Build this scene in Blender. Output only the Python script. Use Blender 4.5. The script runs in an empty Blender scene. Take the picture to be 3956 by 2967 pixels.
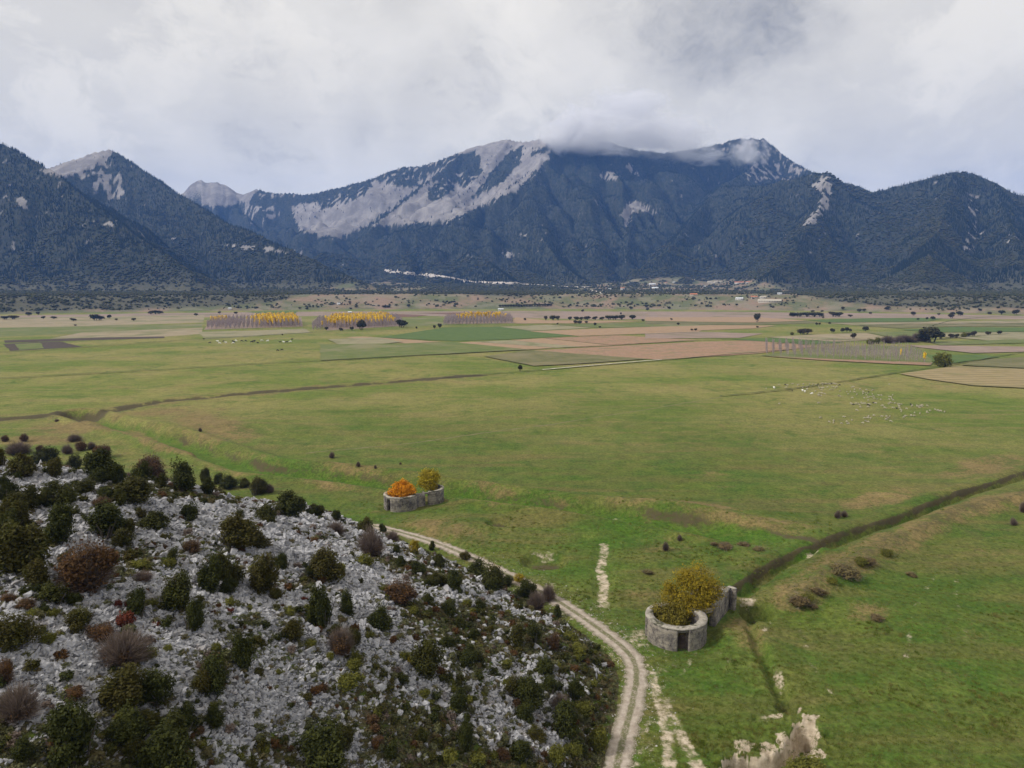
import bpy, bmesh, math, random
import numpy as np
from mathutils import Vector
random.seed(7)
rng = np.random.default_rng(7)
S = bpy.context.scene
COL = S.collection

# ------------------------------------------------------------------ camera
CAM_H, FPX, CX, CY = 53.0, 2746.0, 1978.0, 1483.5
PITCH = math.radians(7.88)
cam_d = bpy.data.cameras.new('camera'); cam = bpy.data.objects.new('camera', cam_d); COL.objects.link(cam)
cam_d.sensor_fit = 'HORIZONTAL'; cam_d.sensor_width = 36; cam_d.lens = 36 * FPX / 3956
cam_d.clip_start = 1; cam_d.clip_end = 30000
cam.location = (0, 0, CAM_H); cam.rotation_euler = (math.pi / 2 - PITCH, 0, 0)
S.camera = cam

# ------------------------------------------------------------------ world, sun, exposure
SUN_EL, SUN_AZ = math.radians(40), math.radians(-108)      # azimuth clockwise from +Y (view direction)
W = bpy.data.worlds.new('World'); S.world = W; W.use_nodes = True
sun_d = bpy.data.lights.new('sun', 'SUN'); sun_d.energy = 1.5; sun_d.angle = math.radians(10); sun_d.color = (1, 0.96, 0.9)
sun = bpy.data.objects.new('sun', sun_d); COL.objects.link(sun)
_sd = Vector((math.sin(SUN_AZ) * math.cos(SUN_EL), math.cos(SUN_AZ) * math.cos(SUN_EL), math.sin(SUN_EL)))
sun.rotation_euler = _sd.to_track_quat('Z', 'Y').to_euler()
S.view_settings.view_transform = 'Standard'; S.view_settings.look = 'None'
S.view_settings.exposure = 1.15; S.view_settings.gamma = 1.0
S.cycles.use_denoising = True; S.cycles.denoising_prefilter = 'ACCURATE'; S.cycles.denoising_input_passes = 'RGB_ALBEDO_NORMAL'
S.cycles.max_bounces = 7; S.cycles.diffuse_bounces = 2; S.cycles.glossy_bounces = 1
S.cycles.transmission_bounces = 1; S.cycles.volume_bounces = 4; S.cycles.transparent_max_bounces = 4
S.cycles.caustics_reflective = False; S.cycles.caustics_refractive = False
S.cycles.volume_step_rate = 1.0; S.cycles.volume_max_steps = 128

# ------------------------------------------------------------------ node helper
class NT:
    def __init__(s, tree): s.t = tree
    def n(s, typ, props=None, **ins):
        nd = s.t.nodes.new(typ)
        for k, v in (props or {}).items(): setattr(nd, k, v)
        for k, v in ins.items():
            key = int(k[1:]) if k[0] == 'i' and k[1:].isdigit() else k.replace('_', ' ')
            s.put(nd.inputs[key], v)
        return nd
    def put(s, sock, v):
        if isinstance(v, bpy.types.NodeSocket): s.t.links.new(v, sock)
        elif isinstance(v, bpy.types.Node): s.t.links.new(v.outputs[0], sock)
        else:
            if sock.type == 'RGBA' and len(v) == 3: v = (*v, 1)
            sock.default_value = v
    def math(s, op, a, b=0.0, c=0.0, clamp=False):
        return s.n('ShaderNodeMath', {'operation': op, 'use_clamp': clamp}, i0=a, i1=b, i2=c).outputs[0]
    def vmath(s, op, a, b=(0, 0, 0)):
        nd = s.n('ShaderNodeVectorMath', {'operation': op}, i0=a, i1=b)
        return nd.outputs['Value'] if op in ('DOT_PRODUCT', 'LENGTH', 'DISTANCE') else nd.outputs[0]
    def mix(s, f, a, b, mode='MIX'):
        nd = s.t.nodes.new('ShaderNodeMix'); nd.data_type = 'RGBA'; nd.blend_type = mode; nd.clamp_factor = True
        s.put(nd.inputs[0], f); s.put(nd.inputs[6], a); s.put(nd.inputs[7], b)
        return nd.outputs[2]
    def noise(s, vec, scale, detail=4.0, rough=0.55, dist=0.0):
        return s.n('ShaderNodeTexNoise', None, Vector=vec, Scale=scale, Detail=detail, Roughness=rough, Distortion=dist).outputs[0]
    def ramp(s, f, lo, hi):      # smoothstep lo..hi -> 0..1
        return s.n('ShaderNodeMapRange', {'interpolation_type': 'SMOOTHSTEP'}, i0=f, i1=lo, i2=hi, i3=0.0, i4=1.0).outputs[0]
    def map(s, vec, scale=(1, 1, 1), rot=(0, 0, 0)):
        return s.n('ShaderNodeMapping', None, Vector=vec, Scale=scale, Rotation=rot).outputs[0]
    def attr(s, name): return s.n('ShaderNodeAttribute', {'attribute_name': name}).outputs['Fac']
    def pos(s): return s.n('ShaderNodeNewGeometry').outputs['Position']
    def orand(s): return s.n('ShaderNodeObjectInfo').outputs['Random']

def new_mat(name):
    m = bpy.data.materials.new(name); m.use_nodes = True
    t = m.node_tree; t.nodes.clear()
    nt = NT(t); out = t.nodes.new('ShaderNodeOutputMaterial')
    b = t.nodes.new('ShaderNodeBsdfPrincipled'); b.inputs['Roughness'].default_value = 0.9
    b.inputs['Specular IOR Level'].default_value = 0.15
    t.links.new(b.outputs[0], out.inputs[0])
    return m, nt, b, out
def bump(nt, b, h, strength=0.5, dist=0.1):
    nt.put(b.inputs['Normal'], nt.n('ShaderNodeBump', None, Strength=strength, Distance=dist, Height=h))

# ------------------------------------------------------------------ sky (world shader)
def ray(px, py):
    dx = (np.asarray(px, float) - CX) / FPX; dy = -(np.asarray(py, float) - CY) / FPX
    c, s = math.cos(PITCH), math.sin(PITCH)
    return dx, c + s * dy, -s + c * dy
def build_world():
    t = W.node_tree; t.nodes.clear(); nt = NT(t)
    out = t.nodes.new('ShaderNodeOutputWorld'); bg = t.nodes.new('ShaderNodeBackground'); t.links.new(bg.outputs[0], out.inputs[0])
    sky = nt.n('ShaderNodeTexSky', {'sky_type': 'NISHITA', 'sun_disc': False, 'sun_elevation': SUN_EL, 'sun_rotation': SUN_AZ})
    skyc = nt.mix(1.0, sky.outputs[0], (0.1, 0.1, 0.1), 'MULTIPLY')
    D = nt.vmath('NORMALIZE', nt.n('ShaderNodeTexCoord').outputs['Generated'])
    sp = nt.n('ShaderNodeSeparateXYZ', None, Vector=D)
    zz = nt.math('ADD', nt.math('MAXIMUM', sp.outputs[2], 0.0), 0.22)
    P = nt.n('ShaderNodeCombineXYZ', None, X=nt.math('DIVIDE', sp.outputs[0], zz), Y=nt.math('DIVIDE', sp.outputs[1], zz), Z=0.3).outputs[0]
    n1 = nt.noise(P, 0.9, 6, 0.55, 0.5)
    n2 = nt.noise(P, 2.6, 9, 0.62, 0.9)
    n3 = nt.noise(D, 9.0, 8, 0.6, 0.6)
    # broad grey cloud banks everywhere, denser bodies where the photograph has them
    field = nt.math('ADD', nt.math('MULTIPLY', n1, 0.55), nt.math('MULTIPLY', n2, 0.45))
    veil = nt.ramp(field, 0.44, 0.66)
    wv = nt.vmath('SUBTRACT', nt.n('ShaderNodeTexNoise', None, Vector=D, Scale=4.5, Detail=5.0, Roughness=.6).outputs['Color'], (.5, .5, .5))
    DW = nt.vmath('ADD', D, nt.vmath('MULTIPLY', wv, (.22, .22, .16)))
    nd = nt.noise(nt.vmath('MULTIPLY', DW, (1, 1, 1.7)), 6.5, 10, .63, .15)
    nb = nt.noise(nt.vmath('MULTIPLY', D, (1, 1, 2.0)), 2.6, 6, .55, .2)
    B = None
    for (px, py, rad, w) in ((2600, -40, .26, .70), (2850, 90, .26, .95), (3020, 190, .16, .85), (2560, 320, .30, .52), (2300, 480, .22, .50), (3250, 20, .20, .5), (2850, 430, .24, .42), (2450, 600, .20, .40),
                             (960, 440, .19, .55), (1370, 495, .15, .55), (1650, 390, .18, .55), (1520, 120, .12, .50), (1760, 210, .13, .48), (900, 580, .18, .42),
                             (3300, 520, .18, .55), (3600, 590, .17, .48), (3850, 470, .14, .55), (3560, 220, .06, .48), (570, 370, .10, .40), (3400, 340, .20, .36), (300, 120, .3, .25)):
        d = Vector([float(v) for v in ray(px, py)]).normalized()
        v = nt.math('MULTIPLY', nt.n('ShaderNodeMapRange', {'interpolation_type': 'SMOOTHSTEP'}, i0=nt.vmath('DISTANCE', DW, tuple(d)), i1=rad, i2=0.0, i3=0.0, i4=1.0).outputs[0], w)
        B = v if B is None else nt.math('MAXIMUM', B, v)
    val = nt.math('ADD', B, nt.math('ADD', nt.math('MULTIPLY', nt.math('SUBTRACT', nd, .5), 1.25), nt.math('MULTIPLY', nt.math('SUBTRACT', nb, .5), .5)))
    dark = nt.math('MULTIPLY', nt.ramp(val, .24, 1.15), nt.math('ADD', nt.math('MULTIPLY', nt.ramp(nd, .35, .65), .35), .72))
    base = nt.mix(veil, (0.84, 0.785, 0.675), (0.69, 0.648, 0.57))
    base = nt.mix(nt.math('MULTIPLY', nt.ramp(nd, .56, .42), .42), base, (.54, .512, .455))
    base = nt.mix(nt.math('MULTIPLY', nt.ramp(nb, .42, .62), .45), base, (.94, .885, .775))
    c = nt.mix(nt.math('MULTIPLY', dark, .95), base, (0.27, 0.262, 0.245))
    c = nt.mix(0.95, skyc, c)
    t.links.new(c, bg.inputs[0]); bg.inputs[1].default_value = 0.565
build_world()

# ------------------------------------------------------------------ numpy noise
def _hash(ix, iy, seed):
    h = (ix.astype(np.int64) * 374761393 + iy.astype(np.int64) * 668265263 + seed * 1442695041) & 0xffffffff
    h = ((h ^ (h >> 13)) * 1274126177) & 0xffffffff
    h = ((h ^ (h >> 16)) * 2246822519) & 0xffffffff
    return (h ^ (h >> 15)) & 0xffffffff
def vnoise(x, y, seed=0):
    ix = np.floor(x); iy = np.floor(y); fx = x - ix; fy = y - iy
    ix = ix.astype(np.int64); iy = iy.astype(np.int64)
    def g(a, b):
        ang = _hash(a, b, seed) * (2 * math.pi / 4294967296.0)
        return np.cos(ang) * (x - a) + np.sin(ang) * (y - b)
    u = fx * fx * fx * (fx * (fx * 6 - 15) + 10); v = fy * fy * fy * (fy * (fy * 6 - 15) + 10)
    a = g(ix, iy) * (1 - u) + g(ix + 1, iy) * u
    b = g(ix, iy + 1) * (1 - u) + g(ix + 1, iy + 1) * u
    return (a * (1 - v) + b * v) * 1.5
def fbm(x, y, oct=4, seed=0, rough=0.5):
    s = 0; a = 1; t = 0
    for i in range(oct):
        s = s + a * vnoise(x * 2 ** i, y * 2 ** i, seed + i * 17); t += a; a *= rough
    return s / t
def sstep(a, b, x):
    t = np.clip((x - a) / (b - a), 0, 1); return t * t * (3 - 2 * t)
def seg_dist(x, y, P):
    """distance, segment parameter (float index) to polyline P (n,>=2)"""
    best = np.full(x.shape, 1e18); tt = np.zeros(x.shape)
    for i in range(len(P) - 1):
        ax, ay = P[i][0], P[i][1]; bx, by = P[i + 1][0] - ax, P[i + 1][1] - ay
        L = bx * bx + by * by + 1e-9
        t = np.clip(((x - ax) * bx + (y - ay) * by) / L, 0, 1)
        d = (x - ax - t * bx) ** 2 + (y - ay - t * by) ** 2
        m = d < best; best = np.where(m, d, best); tt = np.where(m, i + t, tt)
    return np.sqrt(best), tt
def seg_side(x, y, P):
    """distance to polyline and +1 where the point lies beyond it (larger y)"""
    best = np.full(x.shape, 1e18); side = np.ones(x.shape)
    for i in range(len(P) - 1):
        ax, ay = P[i][0], P[i][1]; bx, by = P[i + 1][0] - ax, P[i + 1][1] - ay
        t = np.clip(((x - ax) * bx + (y - ay) * by) / (bx * bx + by * by + 1e-9), 0, 1)
        d = (x - ax - t * bx) ** 2 + (y - ay - t * by) ** 2; m = d < best
        best = np.where(m, d, best); side = np.where(m, np.sign(y - ay - t * by), side)
    return np.sqrt(best), side
def in_poly(x, y, poly):
    c = np.zeros(x.shape, bool); n = len(poly); j = n - 1
    for i in range(n):
        xi, yi = poly[i]; xj, yj = poly[j]
        m = ((yi > y) != (yj > y)) & (x < (xj - xi) * (y - yi) / (yj - yi + 1e-12) + xi)
        c ^= m; j = i
    return c

# ------------------------------------------------------------------ pixels of the photograph (3956 wide) -> places on the ground
def gpt(px, py, z=0.0):
    dx, dy, dz = ray(px, py); t = (z - CAM_H) / dz
    return np.stack([dx * t, dy * t], -1)
def at_y(px, py, Y):
    dx, dy, dz = ray(px, py); t = Y / dy
    return (float(dx * t), float(Y), float(CAM_H + dz * t))
def project(x, y, z):
    c, s = math.cos(PITCH), math.sin(PITCH)
    f = y * c - (z - CAM_H) * s; u = y * s + (z - CAM_H) * c
    f = np.maximum(f, 1e-3)
    return CX + FPX * x / f, CY - FPX * u / f, f

# ---- plain relief: ditches, banks and pits
def L2(pts, z=0.0): return [tuple(gpt(a, b, z)) for a, b in pts]
ROAD = L2([(1440, 2032), (1500, 2046), (1560, 2062), (1700, 2102), (1850, 2166), (2000, 2240), (2100, 2290), (2200, 2350), (2330, 2440), (2425, 2515), (2458, 2570), (2460, 2630), (2438, 2740), (2408, 2850), (2382, 2967), (2360, 3080)])
VALLEY = L2([(300, 1600), (430, 1640), (700, 1715), (1000, 1808), (1400, 1850), (1900, 1925), (2350, 1985), (2750, 2052), (3120, 2128)])
TRENCH = L2([(4300, 1735), (3956, 1838), (3780, 1900), (3600, 1962), (3420, 2025), (3200, 2110), (3060, 2165), (2960, 2220), (2860, 2290)])
GULLY = L2([(2880, 2345), (2890, 2420), (2925, 2500), (2985, 2620), (3045, 2730)])
LEFTD = L2([(-300, 1630), (0, 1620), (200, 1608), (380, 1598), (620, 1550), (900, 1525), (1300, 1493), (1700, 1461), (2090, 1432)])
BERM = L2([(330, 1610), (420, 1650), (540, 1700), (640, 1745), (740, 1765)])
MOUND = L2([(3060, 2330), (3180, 2260), (3330, 2170), (3480, 2090), (3700, 1990), (3956, 1930)])
BANKA = L2([(1500, 1965), (1700, 1955), (1900, 1965), (2150, 2010), (2300, 2060)])
SANDP = L2([(2335, 2105), (2330, 2150), (2320, 2200), (2335, 2250), (2325, 2300), (2335, 2322)])
def e1(l): return [(2202 + a / 1.261, 1893 + b / 1.261) for a, b in l]
CHAN = L2(e1([(800, 1345), (880, 1325), (940, 1335), (1030, 1325), (1085, 1290), (1130, 1240), (1140, 1195), (1150, 1165)]))
SANDS = [e1(l) for l in ([(795, 1222), (830, 1212), (905, 1240), (880, 1272), (808, 1268)], [(915, 1232), (1000, 1240), (1035, 1280), (1012, 1325), (945, 1312), (922, 1280)], [(995, 1192), (1045, 1188), (1095, 1230), (1065, 1292), (1040, 1302), (1018, 1240)], [(1125, 1098), (1222, 1098), (1192, 1130), (1220, 1200), (1205, 1256), (1155, 1245), (1138, 1170)], [(925, 1350), (1080, 1318), (1150, 1256), (1235, 1268), (1245, 1304), (1150, 1304), (1090, 1344), (950, 1364)], [(1110, 1065), (1135, 1062), (1130, 1085), (1115, 1090)], [(960, 1100), (1030, 1102), (1035, 1118), (970, 1112)])]
TRACK1 = L2([(2500, 2570), (2540, 2680), (2565, 2760), (2580, 2860), (2590, 2967), (2595, 3050)])
TRACK2 = L2([(2560, 2700), (2600, 2780), (2650, 2880), (2695, 2967), (2730, 3050)])
# (px,py,rx m,ry m,depth)
PITS = [(2105, 2165, 5.0, 4.2, -1.5), (1925, 2031, 3.0, 2.6, -1.2), (2915, 2365, 3.0, 3.4, -1.9), (3040, 2735, 1.6, 1.5, -1.2),
        (3138, 2811, .9, .8, -1.4), (3205, 2840, .8, .7, -.9), (2920, 2780, .5, .5, -.5), (2790, 2790, .5, .5, -.5), (2870, 2960, 2.5, 1.6, -1.6)]
MNDS = [(2600, 1985, 24, 9, 1.5), (2950, 2050, 20, 7, 1.2), (1750, 2040, 17, 10, 1.3), (2650, 2120, 12, 8, .8), (1905, 1945, 6, 3, .8), (3350, 2380, 9, 7, .6),
        (2860, 2480, 7, 7, 1.0), (2760, 2420, 5, 6, .7), (800, 1660, 35, 22, 1.5), (3180, 2230, 8, 7, 1.1), (3450, 1905, 30, 10, .8), (3090, 2985, 2.4, 1.4, 1.2), (3150, 2140, 2.6, 2.2, 1.7), (2780, 2385, 3.0, 3.5, .9)]
def plain_h(x, y):
    r = np.hypot(x, y)
    near = 1 - sstep(300, 380, r)
    h = near * (0.55 * fbm(x / 38, y / 38, 4, 3) + 0.10 * fbm(x / 5, y / 5, 3, 9) + 0.05 * vnoise(x / 1.3, y / 1.3, 5))
    wob = 1.0 * fbm(x / 7, y / 7, 3, 21)
    m = r < 420
    if not m.any(): return h * m
    def put(P, fn):
        nonlocal h
        d, t = seg_dist(x[m], y[m], P); add = np.zeros_like(h); add[m] = fn(d + wob[m] * .35, t); h = h + add
    put(VALLEY, lambda d, t: (-2.8 * (1 - sstep(3, 7.0, d)) + 1.1 * np.exp(-((d - 9.0) / 2.2) ** 2)) * (1 - sstep(6.7, 7.9, t)))
    put(TRENCH, lambda d, t: -2.2 * (1 - sstep(.6, 2.2, d + .6 * fbm(x[m] / 7, y[m] / 7, 3, 22))) + .5 * np.exp(-((d - 4) / 1.6) ** 2))
    put(GULLY, lambda d, t: -1.2 * (1 - sstep(.3, 1.5, d + .5 * fbm(x[m] / 4, y[m] / 4, 3, 26))))
    put(CHAN, lambda d, t: -3.2 * (1 - sstep(.5, 1.5, d)))
    put(LEFTD, lambda d, t: -1.0 * (1 - sstep(.8, 3.5, d)))
    put(BERM, lambda d, t: 1.2 * np.exp(-(d / 2.6) ** 2))
    put(MOUND, lambda d, t: 1.5 * np.exp(-(d / 3.2) ** 2))
    put(BANKA, lambda d, t: .7 * np.exp(-(d / 4) ** 2))
    put(SANDP, lambda d, t: -.45 * (1 - sstep(.5, 3, d)))
    dch = seg_dist(x, y, CHAN)[0]; h = h + (.55 * fbm(x / 1.1, y / 1.1, 4, 61, .6) + .3 * np.abs(vnoise(x / .6, y / .6, 62))) * (1 - sstep(2.5, 5, dch))
    for px, py, rx, ry, dep in PITS:
        c = gpt(px, py); q = np.hypot((x - c[0]) / rx, (y - c[1]) / ry) + .18 * wob
        h = h + dep * (1 - sstep(.62, 1.05, q))
    for px, py, rx, ry, hh in MNDS:
        c = gpt(px, py); q = ((x - c[0]) / rx) ** 2 + ((y - c[1]) / ry) ** 2
        h = h + hh * np.exp(-q)
    rd, _ = seg_dist(x[m], y[m], ROAD)
    k = np.zeros_like(h); k[m] = 1 - sstep(1.8, 5, rd)
    h = h * (1 - .85 * k) - .05 * k
    for c, rr in RUIN_PADS:
        k = 1 - sstep(rr - 1, rr + 2.5, np.hypot(x - c[0], y - c[1])); h = h * (1 - k)
    return h
RUIN_PADS = [((24.9, 102.0), 5.6), ((32.2, 109.0), 5.0), ((-26.8, 166.0), 5.4), ((-20.4, 170.8), 5.0)]

# ---- mountains: ridge skeletons
def R(pts): return np.array([at_y(*p) for p in pts])
RIDGES = [
    (R([(-1500, 300, 3000), (-900, 330, 2950), (-300, 430, 2900), (0, 553, 2900), (100, 603, 2850), (200, 660, 2780), (330, 760, 2650), (450, 850, 2500), (600, 960, 2350), (750, 1060, 2200)]), .47),
    (R([(-400, 600, 4100), (180, 655, 3950), (290, 612, 3900), (360, 588, 3900), (420, 573, 3900), (470, 600, 3850), (520, 632, 3800), (620, 704, 3650), (700, 754, 3500), (850, 844, 3250), (1000, 909, 3000), (1150, 978, 2800), (1300, 1050, 2600), (1430, 1098, 2450)]), .50),
    (R([(640, 775, 6000), (690, 742, 6000), (740, 702, 6000), (765, 692, 6000), (790, 698, 6000), (830, 676, 6000), (880, 680, 6000), (915, 698, 6000), (950, 718, 6000), (1030, 740, 5900), (1130, 746, 5800), (1200, 750, 5700), (1330, 720, 5600)]), .6),
    (R([(1200, 750, 5600), (1330, 719, 5500), (1450, 684, 5400), (1550, 644, 5400), (1620, 643, 5350), (1700, 618, 5300), (1800, 577, 5200), (1900, 547, 5200), (1960, 535, 5200), (2020, 548, 5100), (2130, 527, 5000), (2230, 522, 5000), (2330, 545, 5000), (2450, 575, 5100), (2560, 592, 5200), (2700, 572, 5300), (2800, 546, 5300), (2850, 535, 5300), (2950, 532, 5300), (3000, 572, 5200), (3060, 622, 5100), (3110, 652, 5000), (3200, 692, 4800), (3330, 722, 4600), (3450, 780, 4500)]), .47),
    (R([(2130, 527, 5000), (2090, 610, 4750), (2062, 690, 4450), (2055, 790, 4100), (2085, 890, 3700), (2150, 1000, 3300), (2230, 1065, 3050)]), .50),
    (R([(1780, 592, 5150), (1650, 700, 4900), (1540, 790, 4650), (1430, 880, 4350)]), .55),
    (R([(1960, 540, 5150), (1850, 680, 4850), (1700, 800, 4550), (1540, 900, 4200)]), .6),
    (R([(2560, 595, 5200), (2500, 690, 4800), (2458, 776, 4400), (2430, 885, 3950), (2420, 1000, 3500)]), .55),
    (R([(2950, 535, 5300), (2900, 655, 4900), (2790, 712, 4500), (2700, 810, 4000), (2620, 910, 3600), (2560, 1010, 3200)]), .5),
    (R([(2780, 722, 4300), (2950, 716, 3900), (3050, 693, 3700), (3130, 671, 3600), (3198, 666, 3500), (3222, 696, 3450), (3300, 770, 3300)]), .48),
    (R([(3198, 668, 3500), (3160, 810, 3150), (3080, 940, 2800), (2990, 1050, 2500)]), .5),
    (R([(3300, 745, 3600), (3370, 738, 3500), (3500, 709, 3400), (3610, 679, 3350), (3700, 665, 3300), (3752, 668, 3300), (3842, 708, 3250), (3956, 752, 3200), (4200, 800, 3150), (4700, 790, 3100), (5300, 700, 3000)]), .46),
    (R([(3700, 667, 3300), (3650, 810, 2850), (3600, 960, 2450), (3560, 1085, 2100)]), .5),
    (R([(3842, 710, 3250), (3900, 860, 2700), (3950, 1010, 2250)]), .5),
    (R([(1700, 905, 4000), (1800, 960, 3600), (1900, 1020, 3200), (1960, 1070, 2900)]), .45),
]
def gully(x, y):
    wx = x + 60 * fbm(x / 300, y / 300, 3, 51); wy = y + 60 * fbm(x / 300, y / 300, 3, 77)
    def rg(u, v, sd): return np.clip(1 - np.abs(fbm(u / 330, v / 1300, 3, sd)) * 2.6, 0, 1) ** 1.7
    a = rg(wx * .97 + wy * .1, wy, 140); c = rg(wx * .75 + wy * .66, -wx * .66 + wy * .75, 141)
    k = sstep(-300, -900, x); return a * (1 - k) + c * k
def mount_h(x, y):
    r = np.hypot(x, y)
    wx = x + 90 * fbm(x / 500, y / 500, 3, 51); wy = y + 90 * fbm(x / 500, y / 500, 3, 77)
    H = np.full(x.shape, 0.0)
    fan = 50 * sstep(1700, 3000, r) * (1 - sstep(900, 2600, np.abs(x - 350)))
    H = fan
    gul = .45 * np.clip(1 - np.abs(fbm(wx / 420, wy / 420, 4, 100) * 2.4), 0, 1) ** 1.6 + .9 * gully(x, y)
    for k, (P, sl) in enumerate(RIDGES):
        d, t = seg_dist(wx, wy, P)
        d0, t0 = seg_dist(x, y, P)
        w = sstep(0, 260, d0); d = d0 * (1 - w) + d * w; t = t0 * (1 - w) + t * w
        i = np.clip(t.astype(int), 0, len(P) - 2); f = t - i
        zc = P[i, 2] * (1 - f) + P[i + 1, 2] * f
        df = np.maximum(zc, 20) / sl
        u = np.clip(1 - d / df, 0, 1)
        h = zc * u ** 1.28
        h = h - gul * 135 * np.minimum(d, 350) / 350 * np.minimum(h, 250) / 250
        H = np.where(np.abs(H - h) < 40, np.maximum(H, h) + (40 - np.abs(H - h)) ** 2 / 160 * np.minimum(1, d0 / 200), np.maximum(H, h))
    amp = sstep(10, 160, H) * np.minimum(1, .25 + .75 * sstep(0, 300, H))
    H = H + amp * (14 * fbm(x / 130, y / 130, 4, 5, .55)) * 1.0
    return H * sstep(1580, 1750, r)
def terrain(x, y):
    x = np.asarray(x, float); y = np.asarray(y, float); sh = x.shape; x = x.ravel(); y = y.ravel()
    r = np.hypot(x, y); H = np.zeros(x.shape)
    m = r < 400; H[m] = plain_h(x[m], y[m])
    m = r > 1580; H[m] = mount_h(x[m], y[m])
    return H.reshape(sh)

# ---- rocky hill: thin plate spline through control points
HC = [(*gpt(a, b, .2), .2) for a, b in ((2320, 2967), (2370, 2750), (2385, 2620), (2350, 2530), (2240, 2440), (2110, 2362), (1990, 2290), (1850, 2215), (1700, 2142), (1580, 2098))]
HC += [at_y(*p) for p in ((0, 2967, 43), (700, 2967, 49), (1300, 2967, 57), (1800, 2967, 64), (2100, 2967, 68), (0, 2600, 50), (700, 2600, 56), (1300, 2600, 66), (1800, 2600, 77.5), (2100, 2600, 84.5),
                          (0, 2250, 61), (500, 2250, 66.5), (1000, 2250, 77), (1500, 2250, 93), (1800, 2250, 110), (0, 2000, 75), (400, 2000, 80.5), (900, 2010, 96), (1250, 2040, 114), (1400, 2090, 121), (300, 1880, 90), (0, 1820, 92), (700, 1930, 96))]
HC += [(-95, 135, 15), (-60, 140, 10), (-40, 150, 4), (-33, 152, .2), (-45, 165, -1), (-80, 175, 0), (-150, 180, 0), (-150, 85, 32), (-150, 40, 29), (-100, 20, 23), (-40, 15, 18), (-10, 15, 9), (14, 40, 0), (14, 15, 0), (-150, 135, 18), (-90, 60, 27.5)]
HC = np.array([[float(v) for v in p] for p in HC])
def _tps(r2): return np.where(r2 > 1e-9, r2 * np.log(r2 + 1e-12), 0)
_n = len(HC); _A = np.zeros((_n + 3, _n + 3))
_A[:_n, :_n] = _tps(((HC[:, None, :2] - HC[None, :, :2]) ** 2).sum(-1)) + np.eye(_n) * 60
_A[:_n, _n] = 1; _A[:_n, _n + 1:] = HC[:, :2]; _A[_n, :_n] = 1; _A[_n + 1:, :_n] = HC[:, :2].T
_w = np.linalg.solve(_A, np.concatenate([HC[:, 2], np.zeros(3)]))
FOOT = [tuple(p[:2]) for p in HC[:10]] + [(-33, 153), (-50, 168), (-90, 178), (-160, 182), (-160, 8), (14, 8), (15, 40)]
def hill_h(x, y):
    x = np.asarray(x, float); y = np.asarray(y, float); sh = x.shape; x = x.ravel(); y = y.ravel()
    z = _w[_n] + _w[_n + 1] * x + _w[_n + 2] * y
    for i in range(_n): z = z + _w[i] * _tps((x - HC[i, 0]) ** 2 + (y - HC[i, 1]) ** 2)
    ins = in_poly(x, y, FOOT); d, _ = seg_dist(x, y, FOOT + FOOT[:1])
    sd = np.where(ins, d, -d)
    rough = sstep(0, 8, sd)
    f1 = fbm(x / 9, y / 9, 4, 31)
    rid = 1 - np.abs(fbm(x / 6 + y / 15, y / 3.2, 3, 44)) * 2.6
    z = z + rough * (.9 * f1 + .35 * np.clip(rid, 0, 1) * sstep(-.1, .3, fbm(x / 22, y / 22, 2, 61)) + .10 * vnoise(x / .8, y / .8, 8))
    z = np.where(sd < 6, z * sstep(-4, 6, sd) + np.minimum(0, sd) * .35, z)
    return z.reshape(sh)
_hx = np.arange(-175, 30, .5); _hy = np.arange(4, 195, .5)
_HG = None
def hill_fast(x, y):
    global _HG
    if _HG is None:
        b, a = np.meshgrid(_hy, _hx, indexing='ij'); _HG = hill_h(a, b)
    x = np.asarray(x, float); y = np.asarray(y, float)
    u = np.clip((x + 175) / .5, 0, len(_hx) - 1.001); v = np.clip((y - 4) / .5, 0, len(_hy) - 1.001)
    i = u.astype(int); j = v.astype(int); f = u - i; g = v - j
    z = (_HG[j, i] * (1 - f) + _HG[j, i + 1] * f) * (1 - g) + (_HG[j + 1, i] * (1 - f) + _HG[j + 1, i + 1] * f) * g
    return np.where((x < -174) | (x > 29) | (y > 194) | (y < 5), -9, z)
def surface(x, y): return np.maximum(terrain(x, y), hill_fast(x, y))

def hit(pxs, pys, far=9000.0):
    """where the view ray through photo pixels meets the land"""
    pxs = np.atleast_1d(np.asarray(pxs, float)); pys = np.atleast_1d(np.asarray(pys, float))
    dx, dy, dz = ray(pxs, pys)
    ts = 34 * (far / 34) ** np.linspace(0, 1, int(80 * math.log(far / 34)))
    lo = np.full(len(pxs), ts[0]); found = np.full(len(pxs), np.nan)
    act = np.arange(len(pxs)); prev = np.full(len(pxs), ts[0])
    for t in ts:
        if not len(act): break
        z = CAM_H + dz[act] * t; h = surface(dx[act] * t, dy[act] * t)
        under = z <= h
        found[act[under]] = t; lo[act[under]] = prev[act[under]]
        prev[act] = t; act = act[~under]
    hi = np.where(np.isnan(found), ts[-1], found)
    for _ in range(14):
        mid = (lo + hi) / 2; u = CAM_H + dz * mid <= surface(dx * mid, dy * mid)
        hi = np.where(u, mid, hi); lo = np.where(u, lo, mid)
    x, y = dx * hi, dy * hi
    return np.stack([x, y, surface(x, y)], -1)

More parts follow.
